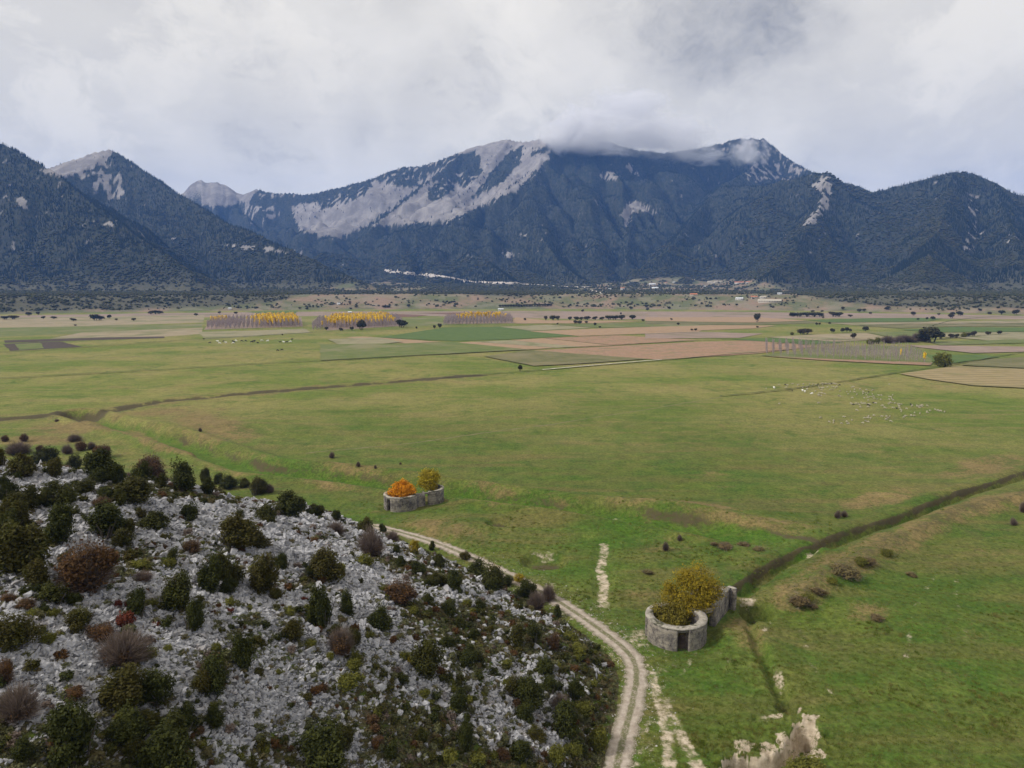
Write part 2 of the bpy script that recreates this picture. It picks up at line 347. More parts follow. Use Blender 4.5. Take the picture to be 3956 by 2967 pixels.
# ------------------------------------------------------------------ mesh helpers
def mesh_from(name, V, F, mat=None, smooth=False, attrs=None, fattrs=None):
    V = np.asarray(V, np.float32); F = np.asarray(F, np.int32); k = F.shape[1]
    me = bpy.data.meshes.new(name)
    me.vertices.add(len(V)); me.vertices.foreach_set('co', V.ravel())
    me.loops.add(F.size); me.loops.foreach_set('vertex_index', F.ravel())
    me.polygons.add(len(F)); me.polygons.foreach_set('loop_start', np.arange(0, F.size, k, dtype=np.int32))
    me.polygons.foreach_set('loop_total', np.full(len(F), k, np.int32))
    if smooth: me.polygons.foreach_set('use_smooth', np.ones(len(F), bool))
    me.update(calc_edges=True)
    for a, v in (attrs or {}).items():
        at = me.attributes.new(a, 'FLOAT', 'POINT'); at.data.foreach_set('value', np.asarray(v, np.float32).ravel())
    for a, v in (fattrs or {}).items():
        at = me.attributes.new(a, 'FLOAT', 'FACE'); at.data.foreach_set('value', np.asarray(v, np.float32).ravel())
    if mat: me.materials.append(mat)
    return me
def link(name, me, parent=None, loc=(0, 0, 0), rz=0.0, sc=(1, 1, 1)):
    o = bpy.data.objects.new(name, me); COL.objects.link(o); o.parent = parent
    o.location = loc; o.rotation_euler = (0, 0, rz); o.scale = sc
    return o
def tag(o, label=None, cat=None, group=None, kind=None):
    for k, v in (('label', label), ('category', cat), ('group', group), ('kind', kind)):
        if v: o[k] = v
    return o
def grid_faces(nr, nc, keep=None):
    i = np.arange(nr - 1)[:, None] * nc + np.arange(nc - 1)[None, :]
    F = np.stack([i, i + 1, i + nc + 1, i + nc], -1).reshape(-1, 4)
    return F if keep is None else F[keep.ravel()]
def join_meshes(parts):
    Vs, Fs, n = [], [], 0
    for V, F in parts:
        Vs.append(np.asarray(V, float)); Fs.append(np.asarray(F) + n); n += len(V)
    return np.concatenate(Vs), np.concatenate(Fs)

def scatter(name, co, rot, scl, pick, protos, label=None):
    """one uncountable mass: points carrying instances"""
    co = np.asarray(co, np.float32); n = len(co)
    me = bpy.data.meshes.new(name); me.vertices.add(n); me.vertices.foreach_set('co', co.ravel())
    scl = np.asarray(scl, np.float32)
    if scl.ndim == 1: scl = np.repeat(scl[:, None], 3, 1)
    for a, v in (('rot', rot), ('scl', scl)):
        at = me.attributes.new(a, 'FLOAT_VECTOR', 'POINT'); at.data.foreach_set('vector', np.asarray(v, np.float32).ravel())
    at = me.attributes.new('pick', 'INT', 'POINT'); at.data.foreach_set('value', np.asarray(pick, np.int32))
    pc = bpy.data.collections.new(name + '_kinds')
    for i, p in enumerate(protos):
        pc.objects.link(bpy.data.objects.new('%s_kind_%02d' % (name, i), p))
    g = bpy.data.node_groups.new(name, 'GeometryNodeTree'); nt = NT(g)
    g.interface.new_socket('Geometry', in_out='INPUT', socket_type='NodeSocketGeometry')
    g.interface.new_socket('Geometry', in_out='OUTPUT', socket_type='NodeSocketGeometry')
    gi = g.nodes.new('NodeGroupInput'); go = g.nodes.new('NodeGroupOutput')
    ci = g.nodes.new('GeometryNodeCollectionInfo'); ci.inputs['Collection'].default_value = pc
    ci.inputs['Separate Children'].default_value = True; ci.inputs['Reset Children'].default_value = True
    def na(nm, dt):
        nd = g.nodes.new('GeometryNodeInputNamedAttribute'); nd.data_type = dt; nd.inputs['Name'].default_value = nm
        return nd.outputs['Attribute']
    io = g.nodes.new('GeometryNodeInstanceOnPoints'); io.inputs['Pick Instance'].default_value = True
    er = g.nodes.new('FunctionNodeEulerToRotation')
    l = g.links.new
    l(gi.outputs[0], io.inputs['Points']); l(ci.outputs[0], io.inputs['Instance'])
    l(na('pick', 'INT'), io.inputs['Instance Index']); l(na('rot', 'FLOAT_VECTOR'), er.inputs[0]); l(er.outputs[0], io.inputs['Rotation'])
    l(na('scl', 'FLOAT_VECTOR'), io.inputs['Scale']); l(io.outputs[0], go.inputs[0])
    o = link(name, me); md = o.modifiers.new('scatter', 'NODES'); md.node_group = g
    return tag(o, label, None, None, 'stuff')

# ------------------------------------------------------------------ materials
def mat_ground():
    m, nt, b, _ = new_mat('pasture')
    P = nt.pos()
    n_big = nt.noise(P, 0.012, 4, .6); n_mid = nt.noise(P, 0.07, 5, .6, .4); n_fine = nt.noise(P, 0.9, 5, .7); n_vf = nt.noise(P, 5.0, 3, .7); n_s = nt.noise(P, .28, 6, .72, .5)
    streak = nt.noise(nt.map(P, (.02, .16, .05), (0, 0, .10)), 1.0, 5, .65)
    lush, brown, soil, far = nt.attr('lush'), nt.attr('brown'), nt.attr('soil'), nt.attr('far')
    green = nt.mix(nt.ramp(n_mid, .35, .68), (.045, .098, .009), (.098, .125, .019))
    green = nt.mix(nt.ramp(streak, .42, .66), green, (.115, .108, .030))
    olive = nt.mix(nt.ramp(n_big, .38, .62), (.118, .166, .022), (.230, .212, .066))
    olive = nt.mix(nt.math('MULTIPLY', nt.ramp(streak, .45, .7), .6), olive, (.24, .205, .080))
    c = nt.mix(nt.math('ADD', far, nt.math('MULTIPLY', nt.math('SUBTRACT', n_big, .5), .9), clamp=True), green, olive)
    c = nt.mix(nt.math('MULTIPLY', lush, .8), c, (.036, .112, .003))
    dry = nt.mix(n_mid, (.135, .100, .038), (.235, .175, .075))
    bf = nt.ramp(nt.math('ADD', brown, nt.math('MULTIPLY', nt.math('SUBTRACT', nt.math('ADD', nt.math('MULTIPLY', n_mid, .3), nt.math('ADD', nt.math('MULTIPLY', n_s, .4), nt.math('MULTIPLY', nt.noise(P, 2.1, 4, .75), .3))), .5), 3.4)), .36, .88)
    c = nt.mix(bf, c, dry)
    c = nt.mix(nt.math('MULTIPLY', nt.ramp(n_fine, .5, .75), .35), c, (.05, .06, .018))
    c = nt.mix(nt.math('MULTIPLY', nt.ramp(n_vf, .45, .7), .35), c, (.15, .15, .07))
    c = nt.mix(nt.math('MULTIPLY', nt.ramp(n_s, .5, .72), .42), c, (.046, .066, .012))
    c = nt.mix(nt.math('MULTIPLY', nt.ramp(n_s, .5, .3), .4), c, (.145, .16, .035))
    c = nt.mix(nt.math('MULTIPLY', nt.ramp(nt.noise(P, .13, 6, .7, .8), .52, .70), .45), c, (.085, .078, .030))
    t1 = nt.noise(P, .034, 7, .72, .8); t2 = nt.noise(nt.vmath('ADD', P, (71, 13, 0)), .05, 7, .74, .8)
    c = nt.mix(nt.math('MULTIPLY', nt.ramp(t1, .53, .66), nt.math('ADD', nt.math('MULTIPLY', far, .42), .14)), c, (.21, .165, .066))
    c = nt.mix(nt.math('MULTIPLY', nt.ramp(t2, .52, .66), .60), c, (.045, .098, .010))
    g1 = nt.noise(P, .22, 8, .82, .3); g2 = nt.noise(P, 1.3, 6, .8)
    c = nt.mix(1.0, c, nt.n('ShaderNodeCombineColor', None, i0=nt.math('ADD', nt.math('MULTIPLY', g1, 1.5), .28), i1=nt.math('ADD', nt.math('MULTIPLY', g1, 1.25), .40), i2=nt.math('ADD', nt.math('MULTIPLY', g1, 1.5), .25)).outputs[0], 'MULTIPLY')
    c = nt.mix(.8, c, nt.mix(nt.ramp(g2, .25, .75), (.35, .37, .35), (1.62, 1.55, 1.62)), 'MULTIPLY')
    sand = nt.mix(nt.ramp(n_fine, .3, .7), (.32, .255, .18), (.56, .475, .365))
    sf = nt.ramp(nt.math('ADD', soil, nt.math('ADD', nt.math('MULTIPLY', nt.math('SUBTRACT', n_fine, .5), .9), nt.math('MULTIPLY', nt.math('SUBTRACT', n_s, .5), 1.3))), .34, .70)
    c = nt.mix(sf, c, sand)
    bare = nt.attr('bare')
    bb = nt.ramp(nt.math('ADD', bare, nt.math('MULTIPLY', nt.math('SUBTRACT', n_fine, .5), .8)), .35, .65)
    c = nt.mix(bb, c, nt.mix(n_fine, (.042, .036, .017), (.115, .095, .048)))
    nt.put(b.inputs['Base Color'], c)
    bump(nt, b, nt.math('ADD', nt.math('MULTIPLY', n_fine, 1.0), nt.math('MULTIPLY', n_vf, .35)), .7, .28)
    return m
def mat_simple(name, c1, c2, scale=.5, rough=.9, stripe=None, bmp=0.0, c3=None):
    m, nt, b, _ = new_mat(name); P = nt.pos()
    n = nt.noise(P, scale, 6, .65, .3)
    c = nt.mix(nt.ramp(n, .3, .7), c1, c2)
    if c3: c = nt.mix(nt.ramp(nt.noise(P, scale * .22, 4, .6, .5), .48, .66), c, c3)
    if stripe:
        ang, per, k = stripe
        w = nt.n('ShaderNodeTexWave', {'bands_direction': 'X'}, Vector=nt.map(P, (1, 1, 1), (0, 0, ang)), Scale=.314 / per, Distortion=1.5, Detail=3.0)
        w.inputs['Detail Scale'].default_value = .3
        c = nt.mix(nt.math('MULTIPLY', w.outputs['Fac'], k), c, tuple(v * .62 for v in c1))
    nt.put(b.inputs['Base Color'], c); b.inputs['Roughness'].default_value = rough
    if bmp: bump(nt, b, n, .6, bmp)
    return m
def mat_leaf(name, dark, light, warm=None):
    m, nt, b, out = new_mat(name)
    t = nt.attr('tint'); r = nt.orand()
    c = nt.mix(t, dark, light)
    if warm: c = nt.mix(nt.math('MULTIPLY', nt.ramp(r, .35, 1.0), .7), c, warm)
    c = nt.mix(nt.math('MULTIPLY', nt.ramp(nt.noise(nt.pos(), .8, 3), .45, .7), .45), c, tuple(v * 1.5 for v in light))
    nt.put(b.inputs['Base Color'], c); b.inputs['Roughness'].default_value = .75
    tr = nt.n('ShaderNodeBsdfTranslucent', None, Color=c)
    mx = nt.n('ShaderNodeMixShader', None, i0=.25, i1=b.outputs[0], i2=tr.outputs[0])
    nt.put(out.inputs[0], mx.outputs[0])
    return m
M = {}
M['ground'] = mat_ground()
M['bark'] = mat_simple('bark', (.06, .05, .042), (.12, .105, .09), 6)
M['evergreen'] = mat_leaf('evergreen_leaf', (.015, .020, .004), (.064, .070, .015), (.080, .062, .014))
M['rust'] = mat_leaf('rust_leaf', (.05, .026, .010), (.13, .065, .022), (.085, .055, .030))
M['twig'] = mat_leaf('bare_twig', (.10, .074, .058), (.22, .17, .14))
M['olive'] = mat_leaf('olive_leaf', (.050, .055, .010), (.17, .165, .028))
M['oliveg'] = mat_leaf('olive_gold_leaf', (.065, .058, .010), (.22, .18, .026))
M['red'] = mat_leaf('red_leaf', (.06, .014, .010), (.15, .042, .022))
M['goldgreen'] = mat_leaf('golden_green_leaf', (.090, .074, .008), (.36, .265, .018))
M['goldolive'] = mat_leaf('golden_olive_leaf', (.13, .105, .008), (.46, .36, .028))
M['orange'] = mat_leaf('orange_leaf', (.34, .115, .006), (.82, .36, .015))
M['yellow'] = mat_leaf('yellow_leaf', (.74, .47, .02), (.90, .66, .05))
M['darktree'] = mat_leaf('dark_tree_leaf', (.030, .030, .015), (.075, .070, .034), (.085, .062, .034))
M['poplar_bare'] = mat_leaf('poplar_bare_twig', (.30, .24, .235), (.44, .37, .36))
M['sage'] = mat_leaf('sage_leaf', (.05, .055, .020), (.16, .16, .075), (.13, .09, .04))
M['grass'] = mat_leaf('grass_blade', (.075, .125, .014), (.17, .20, .036), (.24, .19, .07))

def poly_soft(px, py, poly, soft=14):
    ins = in_poly(px, py, poly); d, _ = seg_dist(px, py, list(poly) + [poly[0]])
    return sstep(-soft, soft, np.where(ins, d, -d))
# ------------------------------------------------------------------ ground sheet
def polar_axis():
    dense = np.radians(np.linspace(-41, 41, 840))
    side = np.radians(np.concatenate([np.linspace(41, 60, 20)[1:], np.linspace(60, 180, 30)[1:]]))
    return np.concatenate([-side[::-1], dense, side])
def geo(a, b, q): return a * (b / a) ** np.linspace(0, 1, max(2, int(math.log(b / a) / q)))
def build_ground():
    th = polar_axis()
    rr = np.concatenate([[.5, 4, 10, 18, 26, 34], geo(40, 230, .0046), geo(230, 420, .007)[1:], geo(420, 1600, .03)[1:]])
    rg, tg = np.meshgrid(rr, th, indexing='ij')
    x = rg * np.sin(tg); y = rg * np.cos(tg); z = terrain(x, y)
    xf, yf = x.ravel(), y.ravel(); n = len(xf)
    brown = np.zeros(n); soil = np.zeros(n); lush = np.zeros(n); bare = np.zeros(n)
    m = (np.hypot(xf, yf) < 430) & (yf > 0)
    px, py, f = project(xf[m], yf[m], np.zeros(m.sum()))
    X, Y = xf[m], yf[m]
    def el(cx, cy, rx, ry, rot=0):
        c, s = math.cos(rot), math.sin(rot); u = (px - cx) * c + (py - cy) * s; v = -(px - cx) * s + (py - cy) * c
        return np.exp(-((u / rx) ** 2 + (v / ry) ** 2) ** 1.4)
    br = 0.14 + .55 * np.clip(fbm(X / 22, Y / 22, 4, 501), -.1, .6)
    for e in ((2640, 1965, 230, 26, .1, .9), (3000, 2040, 200, 22, .12, .6), (3400, 1935, 190, 30, -.12, .9), (3820, 1800, 200, 45, -.15, .85), (1960, 1965, 250, 22, .13, .7),
              (1740, 2060, 240, 45, .2, .75), (2560, 2120, 160, 40, 0, .5), (2900, 2110, 200, 40, .12, .45), (3200, 2210, 160, 45, -.5, .8), (3350, 2370, 140, 60, 0, .55),
              (820, 1650, 230, 60, .25, .85), (300, 1660, 260, 30, 0, .8), (1280, 1875, 220, 25, .15, .7), (560, 1680, 110, 22, .45, .8), (2880, 2470, 110, 80, .3, .6),
              (2480, 2300, 130, 60, .2, .55), (3650, 2000, 200, 20, -.35, .6), (2800, 1880, 150, 10, 0, .4), (2000, 2060, 100, 40, 0, .3), (3700, 2620, 140, 70, .3, .45), (3250, 2600, 90, 60, .8, .35),
              (650, 1590, 300, 22, -.05, .7), (950, 1700, 160, 30, .3, .55), (150, 1700, 200, 30, 0, .8), (1150, 1830, 200, 14, .15, .5), (2840, 2420, 90, 60, 0, .6), (2780, 1830, 90, 10, .1, .5), (3300, 2700, 200, 60, .9, .3), (2700, 2700, 120, 90, .6, .3)):
        br = np.maximum(br, 1.15 * e[5] * el(*e[:5]))
    jd = 2.2 * fbm(X / 9, Y / 9, 3, 88)
    d, sd = seg_side(X, Y, VALLEY); d = d + jd
    br = np.maximum(br, np.where(sd > 0, .66 * sstep(4, 6, d) * (1 - sstep(8, 16, d)), .5 * np.exp(-((d - 9.5) / 1.5) ** 2)) * np.clip(.8 + 1.6 * fbm(X / 30, Y / 30, 3, 93), .15, 1.2))
    d2, sd2 = seg_side(X, Y, TRENCH); d2 = d2 + jd * .5
    br = np.maximum(br, np.where(sd2 > 0, .35, .30) * np.exp(-((d2 - 4.5) / 2.2) ** 2))
    d3, _ = seg_dist(X, Y, LEFTD); br = np.maximum(br, .6 * (1 - sstep(6, 20, d3 + 2 * jd)))
    d4, _ = seg_dist(X, Y, MOUND); br = np.maximum(br, .75 * (1 - sstep(2, 7, d4 + jd)))
    d5, _ = seg_dist(X, Y, BERM); br = np.maximum(br, .8 * (1 - sstep(2, 5, d5)))
    brown[m] = br
    lu = np.zeros(len(X))
    for e in ((1100, 1790, 300, 30, .2, .8), (2000, 1930, 500, 25, .13, .8), (2300, 1850, 500, 40, .05, .35), (2320, 2110, 130, 160, 0, .65), (3600, 2600, 500, 320, 0, .45), (2800, 2620, 350, 150, .5, .55),
              (2200, 2220, 180, 70, .3, .6), (1350, 1985, 160, 35, .1, .7), (600, 1740, 200, 25, .4, .7), (900, 1690, 120, 20, .3, .5), (3100, 2330, 60, 100, -.4, .6), (2900, 2110, 250, 16, .13, .7), (3300, 2130, 40, 20, 0, .4), (2960, 2560, 40, 140, -.4, .7)):
        lu = np.maximum(lu, e[5] * el(*e[:5]))
    lu = np.maximum(lu, .9 * (1 - sstep(3.5, 6, d)) * (d < 8))
    lush[m] = lu
    so = np.zeros(len(X))
    trk = [L2([(3640, 2180), (3560, 2300), (3520, 2420), (3500, 2560)]), L2([(3700, 2190), (3690, 2300), (3720, 2430), (3760, 2560)]), L2([(2760, 2700), (2820, 2560), (2700, 2500), (2640, 2600)]), L2([(2350, 2370), (2420, 2440), (2470, 2500)]), L2([(3060, 2240), (3090, 2420), (3130, 2560), (3230, 2700)])]
    def line(P, w, k, arr):
        d, t = seg_dist(X, Y, P); return np.maximum(arr, k * (1 - sstep(w * .3, w, d)))
    so = line(ROAD, 3.2, .42, so); so = line(SANDP, 1.8, .52, so); so = line(TRACK1, 1.5, .54, so); so = line(TRACK2, 1.5, .54, so)
    for q in trk: so = line(q, .8, .30, so)
    d, t = seg_dist(X, Y, ROAD)
    so = np.maximum(so, .30 * (1 - sstep(3, 9, d)) * (t > 5))
    for e in ((2330, 2330, 40, 22, 0, .55), (2470, 2470, 55, 55, .6, .52), (3040, 2730, 45, 20, .6, .5), (3010, 2620, 18, 70, -.35, .5),
              (2890, 2325, 45, 16, 0, .5), (3150, 2135, 60, 26, -.4, .6), (2100, 2140, 60, 14, .1, .5), (2960, 2780, 60, 16, 0, .46), (2530, 2640, 40, 130, .2, .38), (2960, 2430, 14, 40, .6, .45), (2380, 1985, 26, 12, 0, .5), (880, 1790, 60, 8, .15, .45), (3000, 2690, 30, 30, 0, .3), (2500, 2900, 60, 100, 0, .40)):
        so = np.maximum(so, e[5] * el(*e[:5]))
    for pl in SANDS: so = np.maximum(so, .95 * poly_soft(px + 14 * fbm(X / 2, Y / 2, 3, 55), py + 10 * fbm(X / 2, Y / 2, 3, 56), pl, 9))
    dc, _ = seg_dist(X, Y, CHAN); upc = sstep(.03, .25, terrain(X, Y + .4) - z.ravel()[m]); so = np.maximum(so, .8 * upc * (1 - sstep(1.5, 2.3, dc)))
    zz = z.ravel()[m]
    soil[m] = so
    ba = np.zeros(len(X))
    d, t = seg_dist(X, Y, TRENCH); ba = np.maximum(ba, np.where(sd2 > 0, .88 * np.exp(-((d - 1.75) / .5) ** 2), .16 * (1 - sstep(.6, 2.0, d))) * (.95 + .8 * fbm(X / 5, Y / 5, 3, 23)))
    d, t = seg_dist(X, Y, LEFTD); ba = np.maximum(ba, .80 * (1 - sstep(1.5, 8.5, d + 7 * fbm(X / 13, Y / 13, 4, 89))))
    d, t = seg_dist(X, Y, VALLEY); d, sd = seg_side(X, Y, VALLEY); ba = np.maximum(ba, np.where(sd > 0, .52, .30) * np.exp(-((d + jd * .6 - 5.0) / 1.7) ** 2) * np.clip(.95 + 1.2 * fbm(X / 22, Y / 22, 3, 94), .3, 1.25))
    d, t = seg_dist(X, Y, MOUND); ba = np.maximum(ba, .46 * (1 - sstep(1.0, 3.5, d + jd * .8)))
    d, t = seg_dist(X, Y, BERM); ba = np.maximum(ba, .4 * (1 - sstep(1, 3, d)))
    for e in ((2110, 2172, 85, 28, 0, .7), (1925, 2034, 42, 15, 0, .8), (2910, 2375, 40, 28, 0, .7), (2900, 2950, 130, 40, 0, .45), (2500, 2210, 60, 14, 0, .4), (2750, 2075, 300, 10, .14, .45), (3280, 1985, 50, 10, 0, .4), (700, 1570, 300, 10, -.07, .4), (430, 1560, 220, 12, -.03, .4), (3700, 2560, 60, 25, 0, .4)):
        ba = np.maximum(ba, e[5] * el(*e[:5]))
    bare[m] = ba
    far = sstep(150, 420, np.hypot(xf, yf))
    me = mesh_from('ground', np.stack([xf, yf, z.ravel()], -1), grid_faces(len(rr), len(th)), M['ground'], True, dict(brown=brown, soil=soil, lush=lush, far=far, bare=bare))
    tag(link('ground', me), kind='structure')
    return th
TH = build_ground()

# ------------------------------------------------------------------ mountains
def z1(l): return [(a / 1.58, 450 + b / 1.58) for a, b in l]
def z2(l): return [(1100 + a / 1.58, 450 + b / 1.58) for a, b in l]
def z3(l): return [(2300 + a / 1.3357, 450 + b / 1.3357) for a, b in l]
def bare_mask(px, py, x, y, h):
    """1 = open limestone / scree, 0 = wood"""
    jx = px + 8 * fbm(x / 60, y / 60, 3, 201); jy = py + 7 * fbm(x / 60, y / 60, 3, 202)
    r = np.hypot(x, y)
    b = .95 * poly_soft(jx, jy, z2([(40, 540), (80, 700), (330, 745), (500, 672), (700, 662), (1000, 640), (1250, 530), (1440, 425), (1540, 330), (1620, 250), (1640, 90), (1350, 120), (1100, 190), (850, 280), (700, 310), (480, 400), (200, 520)]), 20)
    b *= (r > 3800)
    def cut(poly, k, s=8):
        nonlocal b
        b = b * (1 - k * poly_soft(jx, jy, poly, s))
    cut(z2([(500, 665), (760, 470), (900, 370), (1090, 225), (1160, 210), (1195, 250), (1200, 360), (1060, 345), (960, 390), (880, 405), (700, 545), (560, 650)]), .93)
    cut(z2([(1105, 520), (1240, 390), (1240, 350), (1390, 205), (1450, 180), (1440, 280), (1330, 400), (1200, 470)]), .93)
    cut(z2([(180, 480), (480, 380), (760, 300), (1000, 240), (1090, 215), (900, 360), (760, 440), (560, 400), (430, 520), (220, 560)]), .62)
    cut(z2([(870, 430), (1050, 350), (1200, 330), (1180, 390), (1050, 440), (920, 520), (870, 510)]), .6)
    cut(z2([(1500, 220), (1610, 165), (1620, 200), (1520, 240)]), .9)
    def add(poly, k, s=15):
        nonlocal b
        b = np.maximum(b, k * poly_soft(jx, jy, poly, s))
    add(z1([(240, 330), (500, 230), (660, 185), (695, 205), (640, 290), (560, 320), (450, 355), (370, 372)]), .9 )
    add(z1([(400, 330), (690, 230), (720, 300), (600, 400), (480, 400)]), .45)
    add(z1([(630, 350), (740, 350), (790, 460), (700, 520), (600, 470), (560, 400)]), .55)
    add(z1([(780, 290), (850, 340), (900, 420), (850, 420)]), .5)
    m2 = sstep(5300, 5450, r) * poly_soft(jx, jy, [(600, 600), (960, 600), (1000, 735), (960, 780), (880, 800), (760, 790), (650, 800)], 12); b = np.maximum(b, .97 * m2)
    add(z1([(1480, 455), (1700, 460), (1880, 480), (1800, 500), (1500, 490)]), .5)
    add(z1([(1200, 530), (1420, 500), (1420, 560), (1230, 550)]), .7)
    add(z1([(1480, 520), (1700, 540), (1720, 640), (1560, 640), (1450, 600)]), .45)
    add(z1([(70, 490), (150, 490), (180, 570), (150, 590)]), .75); add(z1([(0, 470), (60, 490), (40, 520), (0, 500)]), .6)
    add(z1([(500, 620), (740, 650), (640, 690), (560, 660)]), .55)
    add(z1([(1340, 780), (1560, 785), (1880, 838), (1860, 850), (1500, 812)]), .72)
    add(z1([(1050, 740), (1140, 745), (1140, 758), (1060, 755)]), .6)
    add(z3([(520, 165), (680, 100), (860, 95), (950, 165), (1010, 210), (1110, 290), (1000, 335), (850, 345), (750, 335), (800, 250), (690, 190)]), .42)
    add(z3([(130, 515), (160, 460), (205, 432), (325, 502), (250, 490), (190, 500), (160, 570), (150, 540)]), .93)
    add(z3([(1095, 350), (1180, 285), (1228, 300), (1222, 400), (1215, 470), (1130, 560), (1040, 570), (1140, 470), (1170, 400)]), .62)
    add(z3([(1890, 360), (1990, 350), (1980, 480), (2010, 600), (1960, 700), (1880, 690), (1930, 520)]), .35)
    add(z3([(2060, 560), (2212, 540), (2212, 680), (2080, 640)]), .28)
    add(z3([(0, 280), (130, 280), (120, 340), (30, 330)]), .62); add(z3([(130, 240), (180, 240), (250, 310), (190, 300)]), .6)
    add(z3([(570, 690), (670, 685), (660, 705), (570, 710)]), .6); add(z3([(1080, 695), (1130, 700), (1120, 710)]), .6)
    add(z2([(1300, 830), (1430, 800), (1440, 860), (1320, 880)]), .5); add(z2([(1420, 720), (1580, 700), (1560, 740), (1440, 745)]), .42)
    add(z2([(1640, 800), (1780, 760), (1790, 830), (1700, 890)]), .35)
    mixed = (b > .12) & (b < .8); nz = fbm(x / 38, y / 38, 3, 207)
    b = np.where(mixed, sstep(.38, .62, b + .75 * nz) * .95, b)
    sp = fbm(x / 45, y / 45, 3, 205)
    b = np.maximum(b, .6 * sstep(.42, .52, sp) * sstep(60, 200, h))
    return b
OPEN_POLY = [(-900, 1222), (0, 1206), (500, 1196), (900, 1180), (1060, 1166), (1200, 1130), (1330, 1096), (1520, 1088), (1650, 1108), (1800, 1138), (2000, 1150), (2150, 1130), (2260, 1108), (2340, 1092), (2480, 1078), (2620, 1070), (2740, 1082), (2900, 1078), (3000, 1104), (3060, 1128), (3200, 1160), (3400, 1182), (3956, 1192), (4900, 1206), (4900, 1400), (-900, 1400)]
def fan_open(x, y, h):
    px, py, f = project(x, y, h)
    n = fbm(x / 110, y / 50, 4, 301)
    k = poly_soft(px + 30 * n, py + 9 * n, OPEN_POLY, 6) * (h < 110)
    return k * sstep(-.32, .0, n + .55 * sstep(1125, 1165, py) - .05)
def mat_mountain():
    m, nt, b, _ = new_mat('mountain_ground'); P = nt.pos()
    bare, op, low = nt.attr('bare'), nt.attr('open'), nt.attr('low')
    n1 = nt.noise(P, .012, 6, .65, .4); n2 = nt.noise(P, .06, 6, .7)
    rock = nt.mix(nt.ramp(n1, .35, .68), (.19, .175, .168), (.315, .292, .275))
    rock = nt.mix(nt.math('MULTIPLY', nt.ramp(n2, .5, .72), .5), rock, (.15, .145, .12))
    wood = nt.mix(nt.ramp(n2, .35, .7), (.022, .028, .016), (.058, .057, .042))
    wood = nt.mix(nt.math('MULTIPLY', low, .8), wood, nt.mix(n2, (.075, .078, .048), (.14, .125, .085)))
    f = nt.ramp(nt.math('ADD', bare, nt.math('MULTIPLY', nt.math('SUBTRACT', n2, .5), 1.2)), .20, .80)
    c = nt.mix(f, wood, rock)
    fieldc = nt.mix(nt.ramp(n1, .4, .62), (.115, .125, .060), (.25, .175, .125))
    fieldc = nt.mix(nt.math('MULTIPLY', nt.ramp(nt.noise(P, .02, 3), .5, .6), .5), fieldc, (.22, .20, .14))
    c = nt.mix(op, c, fieldc)
    nt.put(b.inputs['Base Color'], c)
    bump(nt, b, nt.math('ADD', n1, nt.math('MULTIPLY', n2, .3)), .8, 9)
    return m
M['mountain'] = mat_mountain()
def build_mountains():
    rr = np.concatenate([geo(1600, 2300, .008), geo(2300, 6300, .0045)[1:], geo(6300, 9500, .03)[1:]])
    sel = np.abs(TH) < math.radians(75); th = TH[sel]
    rg, tg = np.meshgrid(rr, th, indexing='ij'); x = rg * np.sin(tg); y = rg * np.cos(tg)
    z = mount_h(x.ravel(), y.ravel()).reshape(x.shape)
    px, py, f = project(x.ravel(), y.ravel(), z.ravel())
    bm_ = bare_mask(px, py, x.ravel(), y.ravel(), z.ravel())
    op = fan_open(x.ravel(), y.ravel(), z.ravel())
    me = mesh_from('mountains', np.stack([x.ravel(), y.ravel(), z.ravel()], -1), grid_faces(len(rr), len(th)), M['mountain'], True, dict(bare=bm_, open=op, low=1 - sstep(25, 110, z.ravel())))
    tag(link('mountains', me), kind='structure')
    # the rest of the ground behind and far beside the viewer
    sel2 = np.concatenate([np.where(TH >= math.radians(74))[0], np.where(TH <= -math.radians(74))[0]])
    t2 = np.concatenate([TH[TH >= math.radians(73)], TH[TH <= -math.radians(73)] + 2 * math.pi])
    r2 = np.array([1600, 3000, 6000, 9500.]); a, c = np.meshgrid(r2, t2, indexing='ij')
    nn = a.size
    me = mesh_from('plain', np.stack([a * np.sin(c), a * np.cos(c), np.zeros_like(a) - .3], -1).reshape(-1, 3), grid_faces(len(r2), len(t2)), M['ground'], True, dict(far=np.ones(nn)))
    tag(link('plain', me), kind='structure')
    return rr, th, z
MR, MT, MZ = build_mountains()
_mount_slow = mount_h
def mount_h(x, y):
    r = np.clip(np.hypot(x, y), MR[0], MR[-1] - 1); t = np.clip(np.arctan2(x, y), MT[0] + 1e-6, MT[-1] - 1e-6)
    i = np.clip(np.searchsorted(MR, r) - 1, 0, len(MR) - 2); j = np.clip(np.searchsorted(MT, t) - 1, 0, len(MT) - 2)
    f = (r - MR[i]) / (MR[i + 1] - MR[i]); g = (t - MT[j]) / (MT[j + 1] - MT[j])
    return (MZ[i, j] * (1 - f) + MZ[i + 1, j] * f) * (1 - g) + (MZ[i, j + 1] * (1 - f) + MZ[i + 1, j + 1] * f) * g

